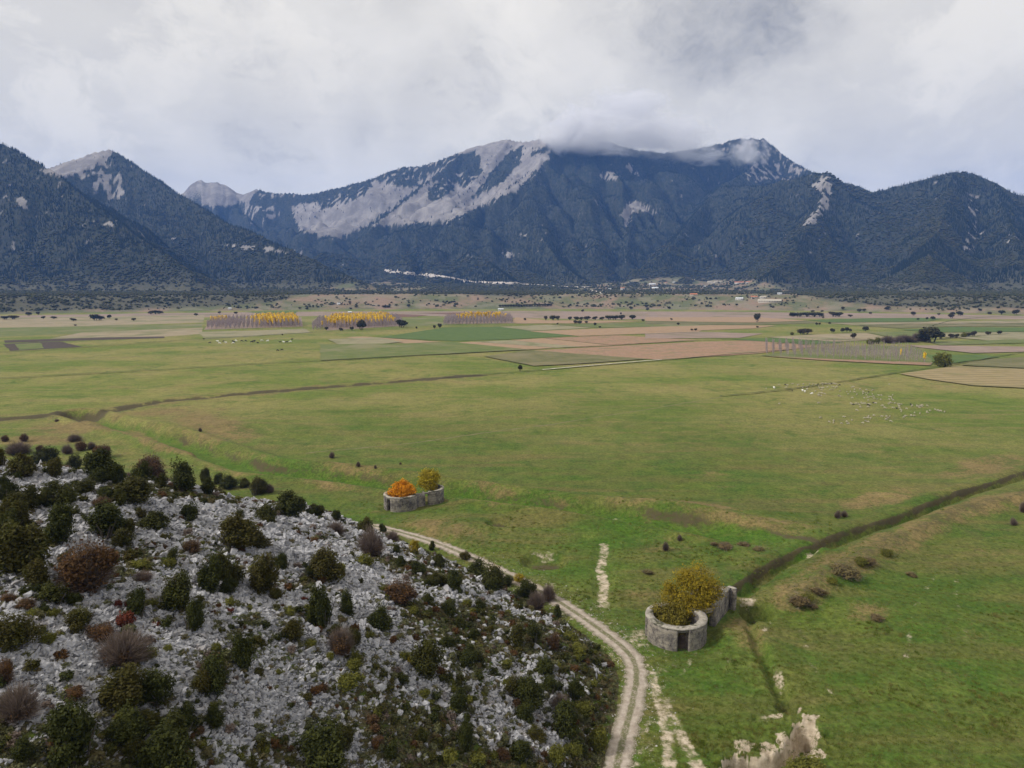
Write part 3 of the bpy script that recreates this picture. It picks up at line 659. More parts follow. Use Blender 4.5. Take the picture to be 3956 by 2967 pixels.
# ------------------------------------------------------------------ rocky hill
def mat_hill():
    m, nt, b, _ = new_mat('limestone_scree'); P = nt.pos()
    veg = nt.attr('veg')
    v = nt.n('ShaderNodeTexVoronoi', {'feature': 'F1'}, Vector=P, Scale=3.2); vd = v.outputs['Distance']
    vc = nt.n('ShaderNodeSeparateColor', None, Color=v.outputs['Color']).outputs[0]
    n1 = nt.noise(P, .5, 6, .65); n2 = nt.noise(P, 4, 5, .7)
    rock = nt.mix(vc, (.11, .108, .11), (.30, .295, .305))
    rock = nt.mix(nt.ramp(vd, .30, .55), rock, (.09, .088, .092))
    soil = nt.mix(nt.ramp(n2, .35, .65), (.058, .044, .026), (.13, .11, .055))
    soil = nt.mix(nt.ramp(n1, .45, .6), soil, nt.mix(n2, (.045, .078, .010), (.10, .125, .026)))
    f = nt.ramp(nt.math('ADD', veg, nt.math('MULTIPLY', nt.math('SUBTRACT', nt.math('ADD', nt.math('MULTIPLY', n1, .6), nt.math('MULTIPLY', n2, .4)), .5), 1.6)), .38, .62)
    nt.put(b.inputs['Base Color'], nt.mix(f, rock, soil))
    h = nt.math('ADD', nt.math('MULTIPLY', nt.math('SUBTRACT', 1.0, vd), .7), nt.math('MULTIPLY', n2, .6))
    bump(nt, b, h, .9, .25)
    return m
M['hill'] = mat_hill()
def veg_mask(px, py, x, y):
    """0 = open scree, 1 = soil with low plants"""
    v = .56 + 1.25 * fbm(x / 14, y / 14, 4, 401)
    v += .20 * sstep(1000, 2100, px)
    v += .5 * sstep(2150, 2330, px)
    for cx, cy, rx, ry, k in ((250, 2330, 330, 150, -.5), (900, 2420, 330, 120, -.55), (1150, 2640, 200, 140, -.5), (500, 2560, 250, 90, -.4), (700, 2000, 200, 60, -.45), (1150, 2080, 220, 100, -.45), (120, 2720, 200, 120, -.4), (950, 2750, 180, 100, -.3), (1900, 2830, 130, 120, -.45), (1700, 2600, 260, 140, -.25),
                              (250, 1900, 200, 40, -.5), (1320, 2350, 120, 120, -.3), (2080, 2550, 90, 60, -.25), (1750, 2770, 150, 100, -.25), (100, 2480, 150, 150, -.3), (820, 2230, 150, 60, -.2), (2280, 2480, 60, 30, -.6), (400, 2800, 150, 120, -.1)):
        v += k * np.exp(-((px - cx) / rx) ** 2 - ((py - cy) / ry) ** 2)
    return np.clip(v, 0, 1)
def build_hill():
    xs = np.arange(-150, 24, .42); ys = np.arange(12, 180, .42)
    yg, xg = np.meshgrid(ys, xs, indexing='ij'); z = hill_h(xg, yg)
    keepv = z > -.8
    keep = keepv[:-1, :-1] | keepv[1:, 1:] | keepv[1:, :-1] | keepv[:-1, 1:]
    px, py, f = project(xg.ravel(), yg.ravel(), z.ravel())
    veg = veg_mask(px, py, xg.ravel(), yg.ravel())
    F = grid_faces(len(ys), len(xs), keep); u, inv = np.unique(F, return_inverse=True)
    V = np.stack([xg.ravel(), yg.ravel(), z.ravel()], -1)[u]
    me = mesh_from('rocky_hill', V, inv.reshape(F.shape), M['hill'], True, dict(veg=veg[u]))
    tag(link('rocky_hill', me), kind='structure')
build_hill()

# ------------------------------------------------------------------ road ribbons
def resample(P, step):
    P = np.array([[float(a), float(b)] for a, b in P]); 
    for _ in range(2):                           # chaikin rounding
        Q = np.empty((2 * len(P) - 2, 2)); Q[0::2] = P[:-1] * .75 + P[1:] * .25; Q[1::2] = P[:-1] * .25 + P[1:] * .75
        P = np.concatenate([P[:1], Q, P[-1:]])
    s = np.concatenate([[0], np.cumsum(np.hypot(*np.diff(P, axis=0).T))]); t = np.arange(0, s[-1], step)
    return np.stack([np.interp(t, s, P[:, 0]), np.interp(t, s, P[:, 1])], -1)
def ribbon(name, P, width, mat, step=1.0, lift=.06, zfn=terrain, nc=7, ragged=.15, kind='structure'):
    C = resample(P, step); T = np.gradient(C, axis=0); T /= np.linalg.norm(T, axis=1)[:, None] + 1e-9
    N = np.stack([-T[:, 1], T[:, 0]], -1)
    w = np.broadcast_to(width, len(C)).astype(float)
    u = np.linspace(-1, 1, nc)
    ra = 1 + ragged * rng.standard_normal(len(C)); rb = 1 + ragged * rng.standard_normal(len(C))
    side = np.where(u[None, :] < 0, ra[:, None], rb[:, None])
    X = C[:, None, :] + N[:, None, :] * (u[None, :, None] * w[:, None, None] / 2 * side[..., None])
    z = zfn(X[..., 0], X[..., 1]) + lift * (1 - .8 * np.abs(u[None, :]) ** 4)
    V = np.concatenate([X, z[..., None]], -1).reshape(-1, 3)
    me = mesh_from(name, V, grid_faces(len(C), nc)[:, ::-1], mat, True, dict(across=np.broadcast_to(np.abs(u), (len(C), nc))))
    return tag(link(name, me), kind=kind)
def mat_road():
    m, nt, b, _ = new_mat('dirt_track'); P = nt.pos(); a = nt.attr('across')
    n1 = nt.noise(P, 1.1, 6, .65); n2 = nt.noise(P, 6, 5, .7)
    c = nt.mix(nt.ramp(n1, .3, .7), (.29, .24, .195), (.46, .40, .335))
    c = nt.mix(nt.math('MULTIPLY', nt.ramp(n2, .5, .7), .4), c, (.20, .165, .125))
    mid = nt.math('MULTIPLY', nt.math('SUBTRACT', 1.0, nt.ramp(a, .14, .34)), nt.ramp(nt.math('ADD', nt.math('MULTIPLY', n1, .5), nt.math('MULTIPLY', n2, .5)), .40, .52))
    c = nt.mix(nt.math('MULTIPLY', mid, .88), c, (.10, .105, .035))
    ed = nt.math('MULTIPLY', nt.ramp(a, .55, 1.0), nt.ramp(nt.math('ADD', nt.math('MULTIPLY', n1, .4), nt.math('MULTIPLY', n2, .6)), .40, .54))
    c = nt.mix(ed, c, (.09, .09, .035))
    nt.put(b.inputs['Base Color'], c); bump(nt, b, n2, .5, .08)
    return m
M['road'] = mat_road()
ribbon('dirt_road', ROAD, 3.3, M['road'], .5, .09, nc=11, ragged=.12)
def mat_stony():
    return mat_simple('pale_gravel', (.40, .36, .30), (.58, .53, .46), .4)
M['gravel'] = mat_stony()
def mat_litter(): return mat_simple('pale_stone', (.32, .305, .28), (.50, .48, .45), 2.0)
M['palestone'] = mat_litter()

# ------------------------------------------------------------------ fields on the plain (each a thin sheet of its own)
FM = dict(
    tan=mat_simple('stubble_tan', (.30, .205, .125), (.36, .25, .155), .12, stripe=(1.35, 5, .25)),
    pink=mat_simple('ploughed_pink', (.27, .165, .105), (.36, .235, .155), .35, stripe=(1.2, 3, .25), c3=(.22, .18, .10)),
    beige=mat_simple('dry_beige', (.25, .20, .125), (.31, .26, .17), .06, c3=(.17, .17, .08)),
    pale=mat_simple('dry_pale', (.235, .205, .125), (.29, .265, .16), .09, stripe=(1.4, 7, .2), c3=(.16, .165, .07)),
    mauve=mat_simple('dry_mauve', (.235, .175, .14), (.30, .225, .18), .05, c3=(.20, .165, .11)),
    green=mat_simple('young_wheat', (.075, .122, .030), (.105, .150, .045), .1, stripe=(1.3, 4, .2)),
    lime=mat_simple('meadow_lime', (.10, .135, .035), (.155, .165, .06), .06, c3=(.19, .18, .09)),
    olive=mat_simple('meadow_olive', (.11, .115, .045), (.17, .155, .075), .08, c3=(.20, .17, .09)),
    dark=mat_simple('ploughed_dark', (.055, .042, .034), (.10, .078, .058), .3, stripe=(1.4, 3, .3)),
    redbrown=mat_simple('ploughed_red', (.13, .075, .055), (.19, .115, .085), .2),
    stripe=mat_simple('mown_stripes', (.26, .205, .10), (.33, .26, .14), .12, stripe=(1.45, 9, .45), c3=(.17, .17, .065)),
)
def s4(l): return [(a / 1.58, 1100 + b / 1.58) for a, b in l]
def s5(l): return [(1300 + a / 1.58, 1100 + b / 1.58) for a, b in l]
def s6(l): return [(2556 + a / 1.58, 1100 + b / 1.58) for a, b in l]
FIELDS = [
    ('mauve', [(-400, 1226), (400, 1212), (1200, 1204), (2000, 1202), (2700, 1204), (3400, 1210), (4400, 1227), (4400, 1236), (3200, 1230), (2300, 1234), (1500, 1218), (700, 1226), (-400, 1242)]),
    ('beige', s4([(-300, 205), (1250, 185), (1240, 230), (600, 252), (-300, 268)])),
    ('lime', s4([(-300, 268), (600, 252), (1240, 240), (1230, 258), (700, 290), (-300, 330)])),
    ('beige', s4([(500, 292), (1240, 262), (1230, 300), (1000, 318), (300, 330)])),
    ('dark', s4([(25, 340), (620, 322), (1000, 316), (1005, 326), (600, 338), (30, 355)])),
    ('dark', s4([(20, 362), (200, 352), (370, 347), (500, 379), (60, 405)])),
    ('lime', s4([(90, 362), (250, 355), (270, 388), (120, 398)])),
    ('pale', s4([(1210, 288), (1560, 280), (1860, 268), (1900, 292), (1500, 318), (1250, 333)])),
    ('mauve', s4([(1245, 275), (1850, 255), (1840, 200), (1300, 205)])),
    ('mauve', s5([(-60, 280), (420, 250), (380, 190), (-60, 195)])),
    ('mauve', s5([(640, 240), (1090, 235), (1060, 180), (680, 195)])),
    ('green', s4([(1470, 165), (1700, 140), (1830, 145), (1790, 190)])),
    ('redbrown', s5([(170, 190), (330, 178), (560, 186), (480, 196), (300, 200)])),
    ('redbrown', s5([(500, 174), (960, 166), (1000, 176), (700, 182)])),
    ('lime', s5([(420, 255), (690, 245), (640, 200), (400, 205)])),
    ('green', s5([(250, 324), (660, 262), (1000, 257), (1180, 282), (1450, 312), (1150, 330), (720, 346)])),
    ('tan', s5([(50, 322), (160, 317), (640, 350), (420, 359)])),
    ('tan', s5([(725, 355), (830, 349), (1330, 386), (1200, 398)])),
    ('pale', s5([(840, 349), (1060, 340), (1500, 381), (1340, 386)])),
    ('tan', s5([(1060, 339), (1260, 328), (1690, 373), (1510, 382)])),
    ('pink', s5([(1270, 327), (1700, 309), (2212, 339), (1700, 372)])),
    ('tan', s5([(1180, 286), (1560, 270), (2060, 254), (2250, 264), (2212, 288), (1880, 300), (1480, 314)])),
    ('pale', s5([(1000, 258), (1290, 245), (1560, 264), (1190, 282)])),
    ('tan', s5([(1100, 200), (1280, 218), (1900, 222), (1560, 236), (1100, 238), (1060, 220)])),
    ('lime', s5([(1310, 244), (1700, 235), (2212, 225), (2212, 252), (1600, 264)])),
    ('pink', [(2053, 1356), (2400, 1337), (2690, 1322), (2936, 1315), (3040, 1326), (3150, 1339), (2936, 1366), (2560, 1391), (2480, 1387), (2250, 1372)]),
    ('tan', s6([(-100, 200), (560, 198), (900, 220), (560, 232), (-100, 222)])),
    ('olive', s6([(-100, 224), (560, 234), (900, 222), (980, 235), (560, 246), (-100, 244)])),
    ('tan', s6([(-100, 262), (300, 248), (700, 250), (560, 268), (100, 285), (-100, 288)])),
    ('mauve', s6([(-100, 300), (200, 288), (620, 300), (480, 326), (-100, 330)])),
    ('green', s6([(420, 334), (770, 325), (1120, 355), (870, 366)])),
    ('beige', s6([(640, 322), (960, 305), (1250, 296), (1420, 332), (1060, 350), (830, 334)])),
    ('lime', s6([(1020, 298), (1560, 286), (1640, 310), (1440, 330), (1270, 296)])),
    ('green', s6([(900, 216), (1300, 205), (1560, 203), (1720, 208), (1620, 226), (1000, 232)])),
    ('beige', s6([(1000, 234), (1620, 228), (2300, 218), (2300, 238), (1500, 240), (1200, 250)])),
    ('olive', s6([(1200, 252), (1500, 242), (2300, 240), (2300, 256), (1800, 256), (1460, 268)])),
    ('green', s6([(1460, 277), (1800, 258), (2300, 266), (2300, 288), (1700, 292)])),
    ('pale', s6([(1660, 296), (2300, 290), (2300, 330), (2020, 344), (1700, 318)])),
    ('lime', s6([(1640, 352), (2300, 332), (2300, 356), (1700, 372)])),
    ('mauve', s6([(1500, 372), (1700, 374), (2300, 382), (2300, 410), (1900, 420), (1560, 384)])),
    ('green', s6([(1600, 430), (1980, 432), (2060, 446), (1720, 488), (1640, 470)])),
    ('lime', s6([(600, 436), (900, 400), (1300, 372), (1560, 386), (1660, 470), (1640, 496), (1400, 482), (1000, 462)])),
    ('pink', s6([(640, 440), (1000, 456), (1400, 470), (1650, 480), (1645, 496), (1400, 486), (1000, 466)])),
    ('stripe', s6([(1450, 548), (1800, 500), (2300, 524), (2300, 640), (1900, 620), (1620, 580)])),
    ('olive', s6([(1880, 478), (2040, 456), (2300, 440), (2300, 516), (1830, 496)])),
    ('pale', s4([(2000, 336), (2300, 324), (2460, 352), (2100, 384)])),
    ('lime', s5([(-100, 366), (400, 362), (700, 352), (1180, 400), (560, 430), (-100, 466)])),
    ('olive', s5([(900, 440), (1180, 404), (1900, 457), (1500, 485), (1200, 500)])),
    ]
def build_fields():
    for k, (mk, poly) in enumerate(FIELDS):
        pts = np.array([[float(v) for v in gpt(a, b)] for a, b in poly])
        if mk == 'green' and k == len(FIELDS) - 1: pass
        # ragged edge, then a fan of triangles round every vertex through bmesh
        edge = []
        for i in range(len(pts)):
            a, b = pts[i], pts[(i + 1) % len(pts)]; n = max(2, int(np.linalg.norm(b - a) / 9))
            for t in np.arange(n) / n:
                edge.append(a * (1 - t) + b * t)
        edge = np.array(edge); edge = edge + 1.3 * np.stack([fbm(edge[:, 0] / 16, edge[:, 1] / 16, 2, 5), fbm(edge[:, 0] / 16, edge[:, 1] / 16, 2, 9)], -1)
        rmax = np.hypot(edge[:, 0], edge[:, 1])
        edge = edge * np.minimum(1, 1590 / rmax)[:, None]
        bm = bmesh.new(); vs = [bm.verts.new((p[0], p[1], .03 + .012 * k)) for p in edge]
        f = bm.faces.new(vs); bmesh.ops.triangulate(bm, faces=[f]); bmesh.ops.recalc_face_normals(bm, faces=bm.faces)
        if bm.faces[:][0].normal.z < 0: bmesh.ops.reverse_faces(bm, faces=bm.faces)
        me = bpy.data.meshes.new('field'); bm.to_mesh(me); bm.free(); me.materials.append(FM[mk])
        tag(link('field', me), kind='structure')
build_fields()
FLATZ = lambda x, y: np.zeros(np.shape(x)) + .03 + .012 * len(FIELDS)
M['margin'] = mat_simple('rough_margin', (.045, .055, .018), (.10, .105, .038), .25)
M['faint'] = mat_simple('worn_margin', (.13, .12, .055), (.19, .17, .09), .3)
for P, w in (([(-200, 1376), (0, 1363), (316, 1344), (791, 1309), (1203, 1285), (1400, 1274), (1705, 1268), (2040, 1256), (2700, 1248)], 2.2),
             ([(-200, 1475), (0, 1464), (633, 1430), (1013, 1405), (1300, 1394), (1680, 1372), (2028, 1353), (2376, 1334), (2700, 1316), (2830, 1312)], 1.6),
             ([(1700, 1461), (2090, 1432), (2320, 1413), (2560, 1394), (2800, 1372), (3060, 1352), (3270, 1335)], 1.4),
             ([(2780, 1533), (2999, 1513), (3252, 1477), (3505, 1435), (3695, 1410), (3956, 1360), (4300, 1320)], 1.1),
             ([(1480, 1306), (1743, 1319), (2028, 1309), (2240, 1303), (2700, 1284)], 1.2),
             ([(3000, 1330), (3252, 1308), (3489, 1322), (3700, 1305), (3900, 1290)], 2.0),
             ([(3590, 1262), (3700, 1232), (3956, 1218)], 2.0), ([(2822, 1313), (3100, 1332), (3290, 1340)], 1.2), ([(3700, 1412), (3956, 1429)], 1.0)):
    ribbon('field_margin', L2(P), w, M['margin'], 4, .02, FLATZ, 3, .3)
for P, w in (([(-100, 1402), (0, 1397), (760, 1369), (1400, 1340)], 1.6), ([(1180, 1752), (1450, 1728), (1667, 1700), (2230, 1625), (2556, 1574), (2790, 1533)], .9)):
    ribbon('field_margin', L2(P), w, M['faint'], 2, .06, lambda x, y: terrain(x, y), 3, .3)
ribbon('gravel_lane', L2([(2095, 1431), (2320, 1411), (2560, 1391)]), 1.7, M['gravel'], 3, .06, FLATZ, 3, .2)

# ------------------------------------------------------------------ plant meshes
def unit(n):
    v = rng.standard_normal((n, 3)); return v / np.linalg.norm(v, axis=1)[:, None]
def leaf_mesh(name, lobes, n, size, mat, shell=.4, aspect=1.6, up=.25, spray=0.0):
    """many small leaf faces spread over and through overlapping lobes (cx,cy,cz,rx,ry,rz)"""
    L = np.array(lobes, float); w = (L[:, 3] * L[:, 4] + L[:, 3] * L[:, 5]); k = rng.choice(len(L), n, p=w / w.sum())
    d = unit(n); u = rng.random(n)
    lump = 1 + .22 * np.sin(d[:, 0] * 7 + k) * np.sin(d[:, 1] * 6 + 2 * k) + .15 * np.sin(d[:, 2] * 11 + k * 3)
    rad = (1 - shell * u ** 2) * lump + spray * rng.random(n) ** 4
    c = L[k, :3] + d * L[k, 3:] * rad[:, None]
    c[:, 2] = np.where(c[:, 2] < .03, .03 + rng.random(n) * .1 * L[k, 5], c[:, 2])
    nrm = d * .8 + unit(n) * .8 + np.array([0, 0, up]); nrm /= np.linalg.norm(nrm, axis=1)[:, None]
    t = np.cross(nrm, unit(n)); t /= np.linalg.norm(t, axis=1)[:, None] + 1e-9; b = np.cross(nrm, t)
    s = size * (.55 + .9 * rng.random(n))[:, None]
    V = np.stack([c - t * s * aspect * .5, c + b * s * .42, c + t * s * aspect * .5, c - b * s * .42], 1).reshape(-1, 3)
    F = np.arange(4 * n).reshape(n, 4)
    tint = np.clip(.25 + .35 * rng.random(n) + .35 * (lump - .8) + .25 * d[:, 2] * 0, 0, 1)
    return mesh_from(name, V, F, mat, False, None, dict(tint=tint))
def stems(segs, k=5):
    parts = []
    for a, b, r0, r1 in segs:
        a = np.array(a, float); b = np.array(b, float); ax = b - a; ax /= np.linalg.norm(ax) + 1e-9
        t = np.cross(ax, [.3, .9, .2]); t /= np.linalg.norm(t); q = np.cross(ax, t); an = np.arange(k) * 2 * math.pi / k
        ring = lambda c, r: c + r * (np.cos(an)[:, None] * t + np.sin(an)[:, None] * q)
        V = np.concatenate([ring(a, r0), ring(b, r1)]); i = np.arange(k); j = (i + 1) % k
        parts.append((V, np.stack([i, j, j + k, i + k], -1)))
    return join_meshes(parts)
def twig_mesh(name, n, mat, rx, rz, w=.018, base=(0, 0, .05), droop=0.0):
    """thin bare shoots rising from a stool and forking"""
    d = unit(n); d[:, 2] = np.abs(d[:, 2]) * .9 + .18; d /= np.linalg.norm(d, axis=1)[:, None]
    tip = np.array(base) + d * np.array([rx, rx, rz]) * (.55 + .5 * rng.random(n))[:, None]
    mid = np.array(base) + (tip - np.array(base)) * (.25 + .3 * rng.random(n))[:, None] + unit(n) * .12 * rx
    nt2 = 4; V, F = [], []
    start = np.concatenate([np.repeat(np.array(base)[None], n, 0) + unit(n) * .1 * rx] + [mid] * nt2)
    ends = np.concatenate([mid] + [mid + (tip - mid) * (.7 + .5 * rng.random(n))[:, None] + unit(n) * .30 * rx for _ in range(nt2)])
    ww = np.concatenate([np.full(n, w * 1.6)] + [np.full(n, w)] * nt2)
    ax = ends - start; s = np.cross(ax, unit(len(ax))); s /= np.linalg.norm(s, axis=1)[:, None] + 1e-9
    V = np.stack([start - s * ww[:, None], start + s * ww[:, None], ends + s * ww[:, None] * .5, ends - s * ww[:, None] * .5], 1)
    V[..., 2] = np.maximum(V[..., 2], .02)
    m = len(ax)
    return mesh_from(name, V.reshape(-1, 3), np.arange(4 * m).reshape(m, 4), mat, False, None, dict(tint=rng.random(m)))
def rand_lobes(k, spread, r, h, flat=.8):
    out = [(0, 0, h * .5, r, r, h * .52)]
    for i in range(k):
        a = random.random() * 6.28; q = spread * random.uniform(.5, 1); rr = r * random.uniform(.35, .6)
        out.append((math.cos(a) * q, math.sin(a) * q, h * random.uniform(.25, .75), rr, rr * random.uniform(.8, 1.2), rr * flat * random.uniform(.9, 1.3)))
    return out
def stem_mesh(name, h, r, n, mat):
    segs = []
    for i in range(n):
        a = random.random() * 6.28; q = random.uniform(.15, .45)
        m1 = (math.cos(a) * q * .5, math.sin(a) * q * .5, h * .35); m2 = (math.cos(a) * q, math.sin(a) * q, h * random.uniform(.6, .85))
        segs += [((math.cos(a) * .05, math.sin(a) * .05, -.25), m1, r, r * .75), (m1, m2, r * .75, r * .3)]
    V, F = stems(segs); return mesh_from(name, V, F, mat, True)
# unit plants: about 1 wide (radius .5) and 1 high
P_EVER = []
for i in range(7):
    ctr = [(random.uniform(-.22, .22), random.uniform(-.22, .22), random.uniform(.55, 1.0)) for _ in range(3)]; ctr[0] = (ctr[0][0] * .4, ctr[0][1] * .4, 1.0)
    lob = [(u_, v_, .40 * h_, .22, .22, .36 * h_) for u_, v_, h_ in ctr]
    for q in range(21):
        a = random.random() * 6.28; e = random.uniform(-.15, 1.35); rr = random.uniform(.10, .19); u_, v_, h_ = ctr[q % 3]; rr *= .85; w_ = random.uniform(.16, .30) * math.cos(e)
        lob.append((u_ + math.cos(a) * w_, v_ + math.sin(a) * w_, (.42 + .42 * math.sin(e) * random.uniform(.75, 1.1)) * h_, rr, rr, rr * random.uniform(1.0, 1.8)))
    if i % 3 == 1: lob += [(0, 0, .72, .22, .22, .30)]
    P_EVER.append((leaf_mesh('evergreen_crown', lob, 6500, .040, M['evergreen'], .5, spray=.6), stem_mesh('bush_stem', .7, .025, 5, M['bark'])))
P_RUST = [(leaf_mesh('rust_crown', rand_lobes(9, .34, .32, .85), 3600, .045, M['rust'], .6, spray=.4), twig_mesh('bush_twigs', 420, M['twig'], .46, .88, .005)) for i in range(3)]
P_TWIG = [(twig_mesh('twig_crown', 900, M['twig'], .55, 1.02, .006), leaf_mesh('bush_leaves', rand_lobes(4, .25, .34, .55), 900, .045, M['rust'], .6)) for i in range(3)]
P_RED = [(leaf_mesh('red_crown', rand_lobes(4, .28, .36, .7), 1300, .07, M['red'], .6, spray=.3), stem_mesh('bush_stem', .6, .03, 3, M['bark'])) for i in range(2)]
P_OLIVE = [(leaf_mesh('olive_crown', rand_lobes(5, .28, .36, .8), 2400, .055, M['olive'], .5, spray=.35), stem_mesh('bush_stem', .7, .025, 4, M['bark'])) for i in range(3)]
P_ORANGE = [(leaf_mesh('orange_crown', rand_lobes(4, .26, .36, .85), 1800, .06, M['goldgreen'], .5, spray=.35), stem_mesh('bush_stem', .7, .025, 4, M['bark'])) for i in range(2)]
M['dry'] = mat_leaf('dry_bramble', (.085, .062, .030), (.21, .155, .070), (.15, .13, .05))
P_DRY = [(leaf_mesh('dry_crown', rand_lobes(8, .36, .26, .7), 1800, .055, M['dry'], .6, spray=.6), twig_mesh('bush_twigs', 120, M['twig'], .5, .8, .006)) for i in range(3)]
P_TREE = []
for i in range(4):
    lob = [(0, 0, .60, .36, .36, .32)] + [(math.cos(a) * .27, math.sin(a) * .27, random.uniform(.45, .75), .2, .2, .18) for a in np.arange(6) * 1.05 + i]
    P_TREE.append((leaf_mesh('tree_crown', lob, 1500, .075, M['darktree'], .5, spray=.3), stem_mesh('tree_trunk', .7, .04, 3, M['bark'])))

def plant(name, kind, pos, w, h, label, cat, group=None, parts=('crown', 'stem'), tilt=0):
    k = random.randrange(len(kind)); e = bpy.data.objects.new(name, None); COL.objects.link(e)
    e.empty_display_size = .3; e.location = pos; e.scale = (w * random.uniform(.85, 1.15), w * random.uniform(.8, 1.2), h); e.rotation_euler = (random.gauss(0, .10), random.gauss(0, .10), random.random() * 6.28)
    link(parts[0], kind[k][0], e); link(parts[1], kind[k][1], e)
    return tag(e, label, cat, group)

# ------------------------------------------------------------------ bushes of the rocky hill: (x, base y, width, height) in photo crops
def c3(l): return [(a / 1.555, 1900 + b / 1.555, w / 1.555, h / 1.555) for a, b, w, h in l]
def c4(l): return [(1200 + a / 1.555, 1900 + b / 1.555, w / 1.555, h / 1.555) for a, b, w, h in l]
def c2(l): return [(a / 1.58, 1600 + b / 1.58, w / 1.58, h / 1.58) for a, b, w, h in l]
EVER = c3([(170, 500, 320, 300), (350, 330, 220, 230), (60, 300, 130, 200), (640, 290, 300, 200), (950, 230, 200, 110), (1165, 180, 120, 110), (1385, 345, 320, 200), (1620, 205, 180, 130), (1740, 170, 200, 170), (1890, 150, 100, 70),
           (1250, 600, 170, 230), (1390, 580, 200, 230), (1600, 610, 220, 260), (1640, 650, 90, 80), (1720, 480, 110, 120), (1950, 540, 220, 210), (1860, 510, 90, 70), (1050, 690, 230, 220), (840, 770, 120, 200), (330, 690, 200, 130), (230, 620, 90, 60),
           (500, 830, 170, 120), (1140, 850, 120, 200), (1190, 740, 90, 90), (1950, 840, 200, 290), (2070, 750, 120, 150), (1760, 890, 150, 130), (60, 940, 210, 170), (1480, 1080, 160, 230), (1330, 1160, 200, 200), (1200, 1200, 120, 120),
           (740, 1290, 260, 230), (960, 1280, 220, 200), (830, 1050, 110, 120), (480, 1640, 320, 340), (760, 1490, 200, 170), (1060, 1560, 220, 220), (840, 1640, 150, 150), (130, 1610, 130, 110), (1290, 1420, 130, 130), (1930, 1650, 320, 250), (1110, 1390, 140, 130),
           (2140, 930, 90, 110), (1040, 420, 90, 90), (380, 460, 120, 90), (2080, 1500, 140, 110)])
EVER += c4([(330, 250, 110, 110), (430, 250, 70, 60), (730, 350, 60, 60), (780, 470, 100, 100), (930, 410, 80, 55), (1010, 520, 130, 120), (650, 500, 110, 90), (540, 460, 90, 80), (880, 590, 160, 130), (740, 560, 140, 80), (1080, 590, 200, 150), (1180, 570, 90, 70), (1290, 640, 150, 110),
            (700, 660, 90, 60), (1020, 720, 80, 80), (840, 740, 130, 100), (430, 830, 150, 150), (250, 930, 100, 120), (970, 890, 60, 70), (700, 1090, 220, 260), (940, 1050, 180, 130), (1230, 930, 130, 140), (1350, 920, 150, 130), (1480, 760, 60, 90), (890, 1330, 150, 150), (930, 1560, 150, 220),
            (1310, 1290, 220, 180), (1310, 1390, 120, 140), (1450, 1230, 140, 120), (1540, 1480, 200, 230), (1570, 1250, 110, 120), (1420, 1110, 150, 100), (1250, 1600, 180, 110), (660, 1510, 80, 100), (200, 1560, 120, 130), (500, 1600, 120, 110), (1080, 850, 60, 60), (900, 830, 80, 80), (830, 930, 110, 70), (1350, 1490, 130, 80), (540, 1160, 110, 70), (510, 370, 70, 60)])
EVER += c2([(310, 330, 200, 110), (325, 385, 130, 110), (150, 390, 150, 130), (610, 410, 200, 190), (860, 430, 130, 150), (1090, 470, 180, 180), (1275, 430, 80, 110), (1260, 490, 110, 100), (1560, 500, 160, 110), (1400, 450, 150, 60), (790, 560, 230, 160), (540, 500, 170, 80), (160, 600, 180, 150), (340, 570, 220, 150), (40, 560, 110, 200), (80, 760, 200, 200), (470, 340, 110, 90), (20, 330, 100, 110), (720, 440, 110, 130), (1340, 420, 80, 60), (1480, 450, 90, 60), (1930, 625, 110, 80), (2050, 655, 90, 70), (1820, 590, 110, 90), (1470, 640, 80, 60)])
RUST = c3([(530, 610, 340, 290), (2040, 980, 150, 130), (1150, 360, 110, 75), (620, 110, 120, 80), (40, 1160, 100, 190), (50, 660, 90, 50), (160, 700, 100, 60), (600, 880, 150, 80), (440, 1240, 110, 60)]) + \
    c4([(540, 670, 240, 150), (1460, 950, 100, 130), (400, 1540, 90, 80), (1150, 1600, 90, 60)]) + c2([(930, 420, 160, 170), (495, 225, 70, 60), (625, 270, 110, 80), (150, 170, 50, 50), (30, 170, 40, 40), (245, 230, 50, 40)])
TWIG = c3([(740, 1050, 280, 170), (110, 1370, 190, 160), (2020, 260, 110, 80), (860, 540, 100, 60)]) + c4([(380, 400, 170, 170), (1350, 720, 110, 120), (1430, 660, 90, 100), (170, 960, 130, 130), (490, 300, 90, 60), (1500, 1330, 120, 100)]) + \
    c2([(565, 215, 50, 40), (410, 245, 60, 50), (110, 250, 120, 60), (455, 168, 70, 35), (1650, 480, 60, 50)])
RED = c3([(750, 795, 120, 85), (715, 690, 60, 55), (1385, 720, 60, 30), (1830, 660, 60, 40), (940, 800, 60, 30), (770, 690, 40, 50)])
OLIV = c3([(840, 460, 110, 60), (1020, 450, 100, 60), (900, 1000, 90, 80), (200, 750, 80, 50), (300, 750, 80, 50), (1010, 960, 60, 50), (290, 920, 90, 80), (1740, 740, 90, 60), (2130, 1080, 110, 90), (900, 690, 90, 50), (380, 1360, 90, 60), (1860, 940, 80, 70), (720, 1390, 90, 70), (1300, 960, 80, 60)]) + \
    c4([(270, 1030, 90, 90), (1040, 790, 34, 55), (940, 700, 70, 70), (1720, 1560, 120, 170), (620, 730, 80, 50), (350, 880, 80, 50), (220, 1180, 140, 90), (1560, 900, 130, 60), (830, 1620, 130, 90), (1480, 1620, 140, 110), (1580, 1590, 110, 90), (560, 1010, 80, 60), (120, 1010, 60, 60), (320, 450, 130, 90), (170, 480, 90, 60), (450, 610, 80, 60), (1000, 1630, 110, 70), (680, 1240, 90, 60), (1180, 1060, 90, 60), (1640, 1330, 120, 70), (1610, 980, 130, 70)])
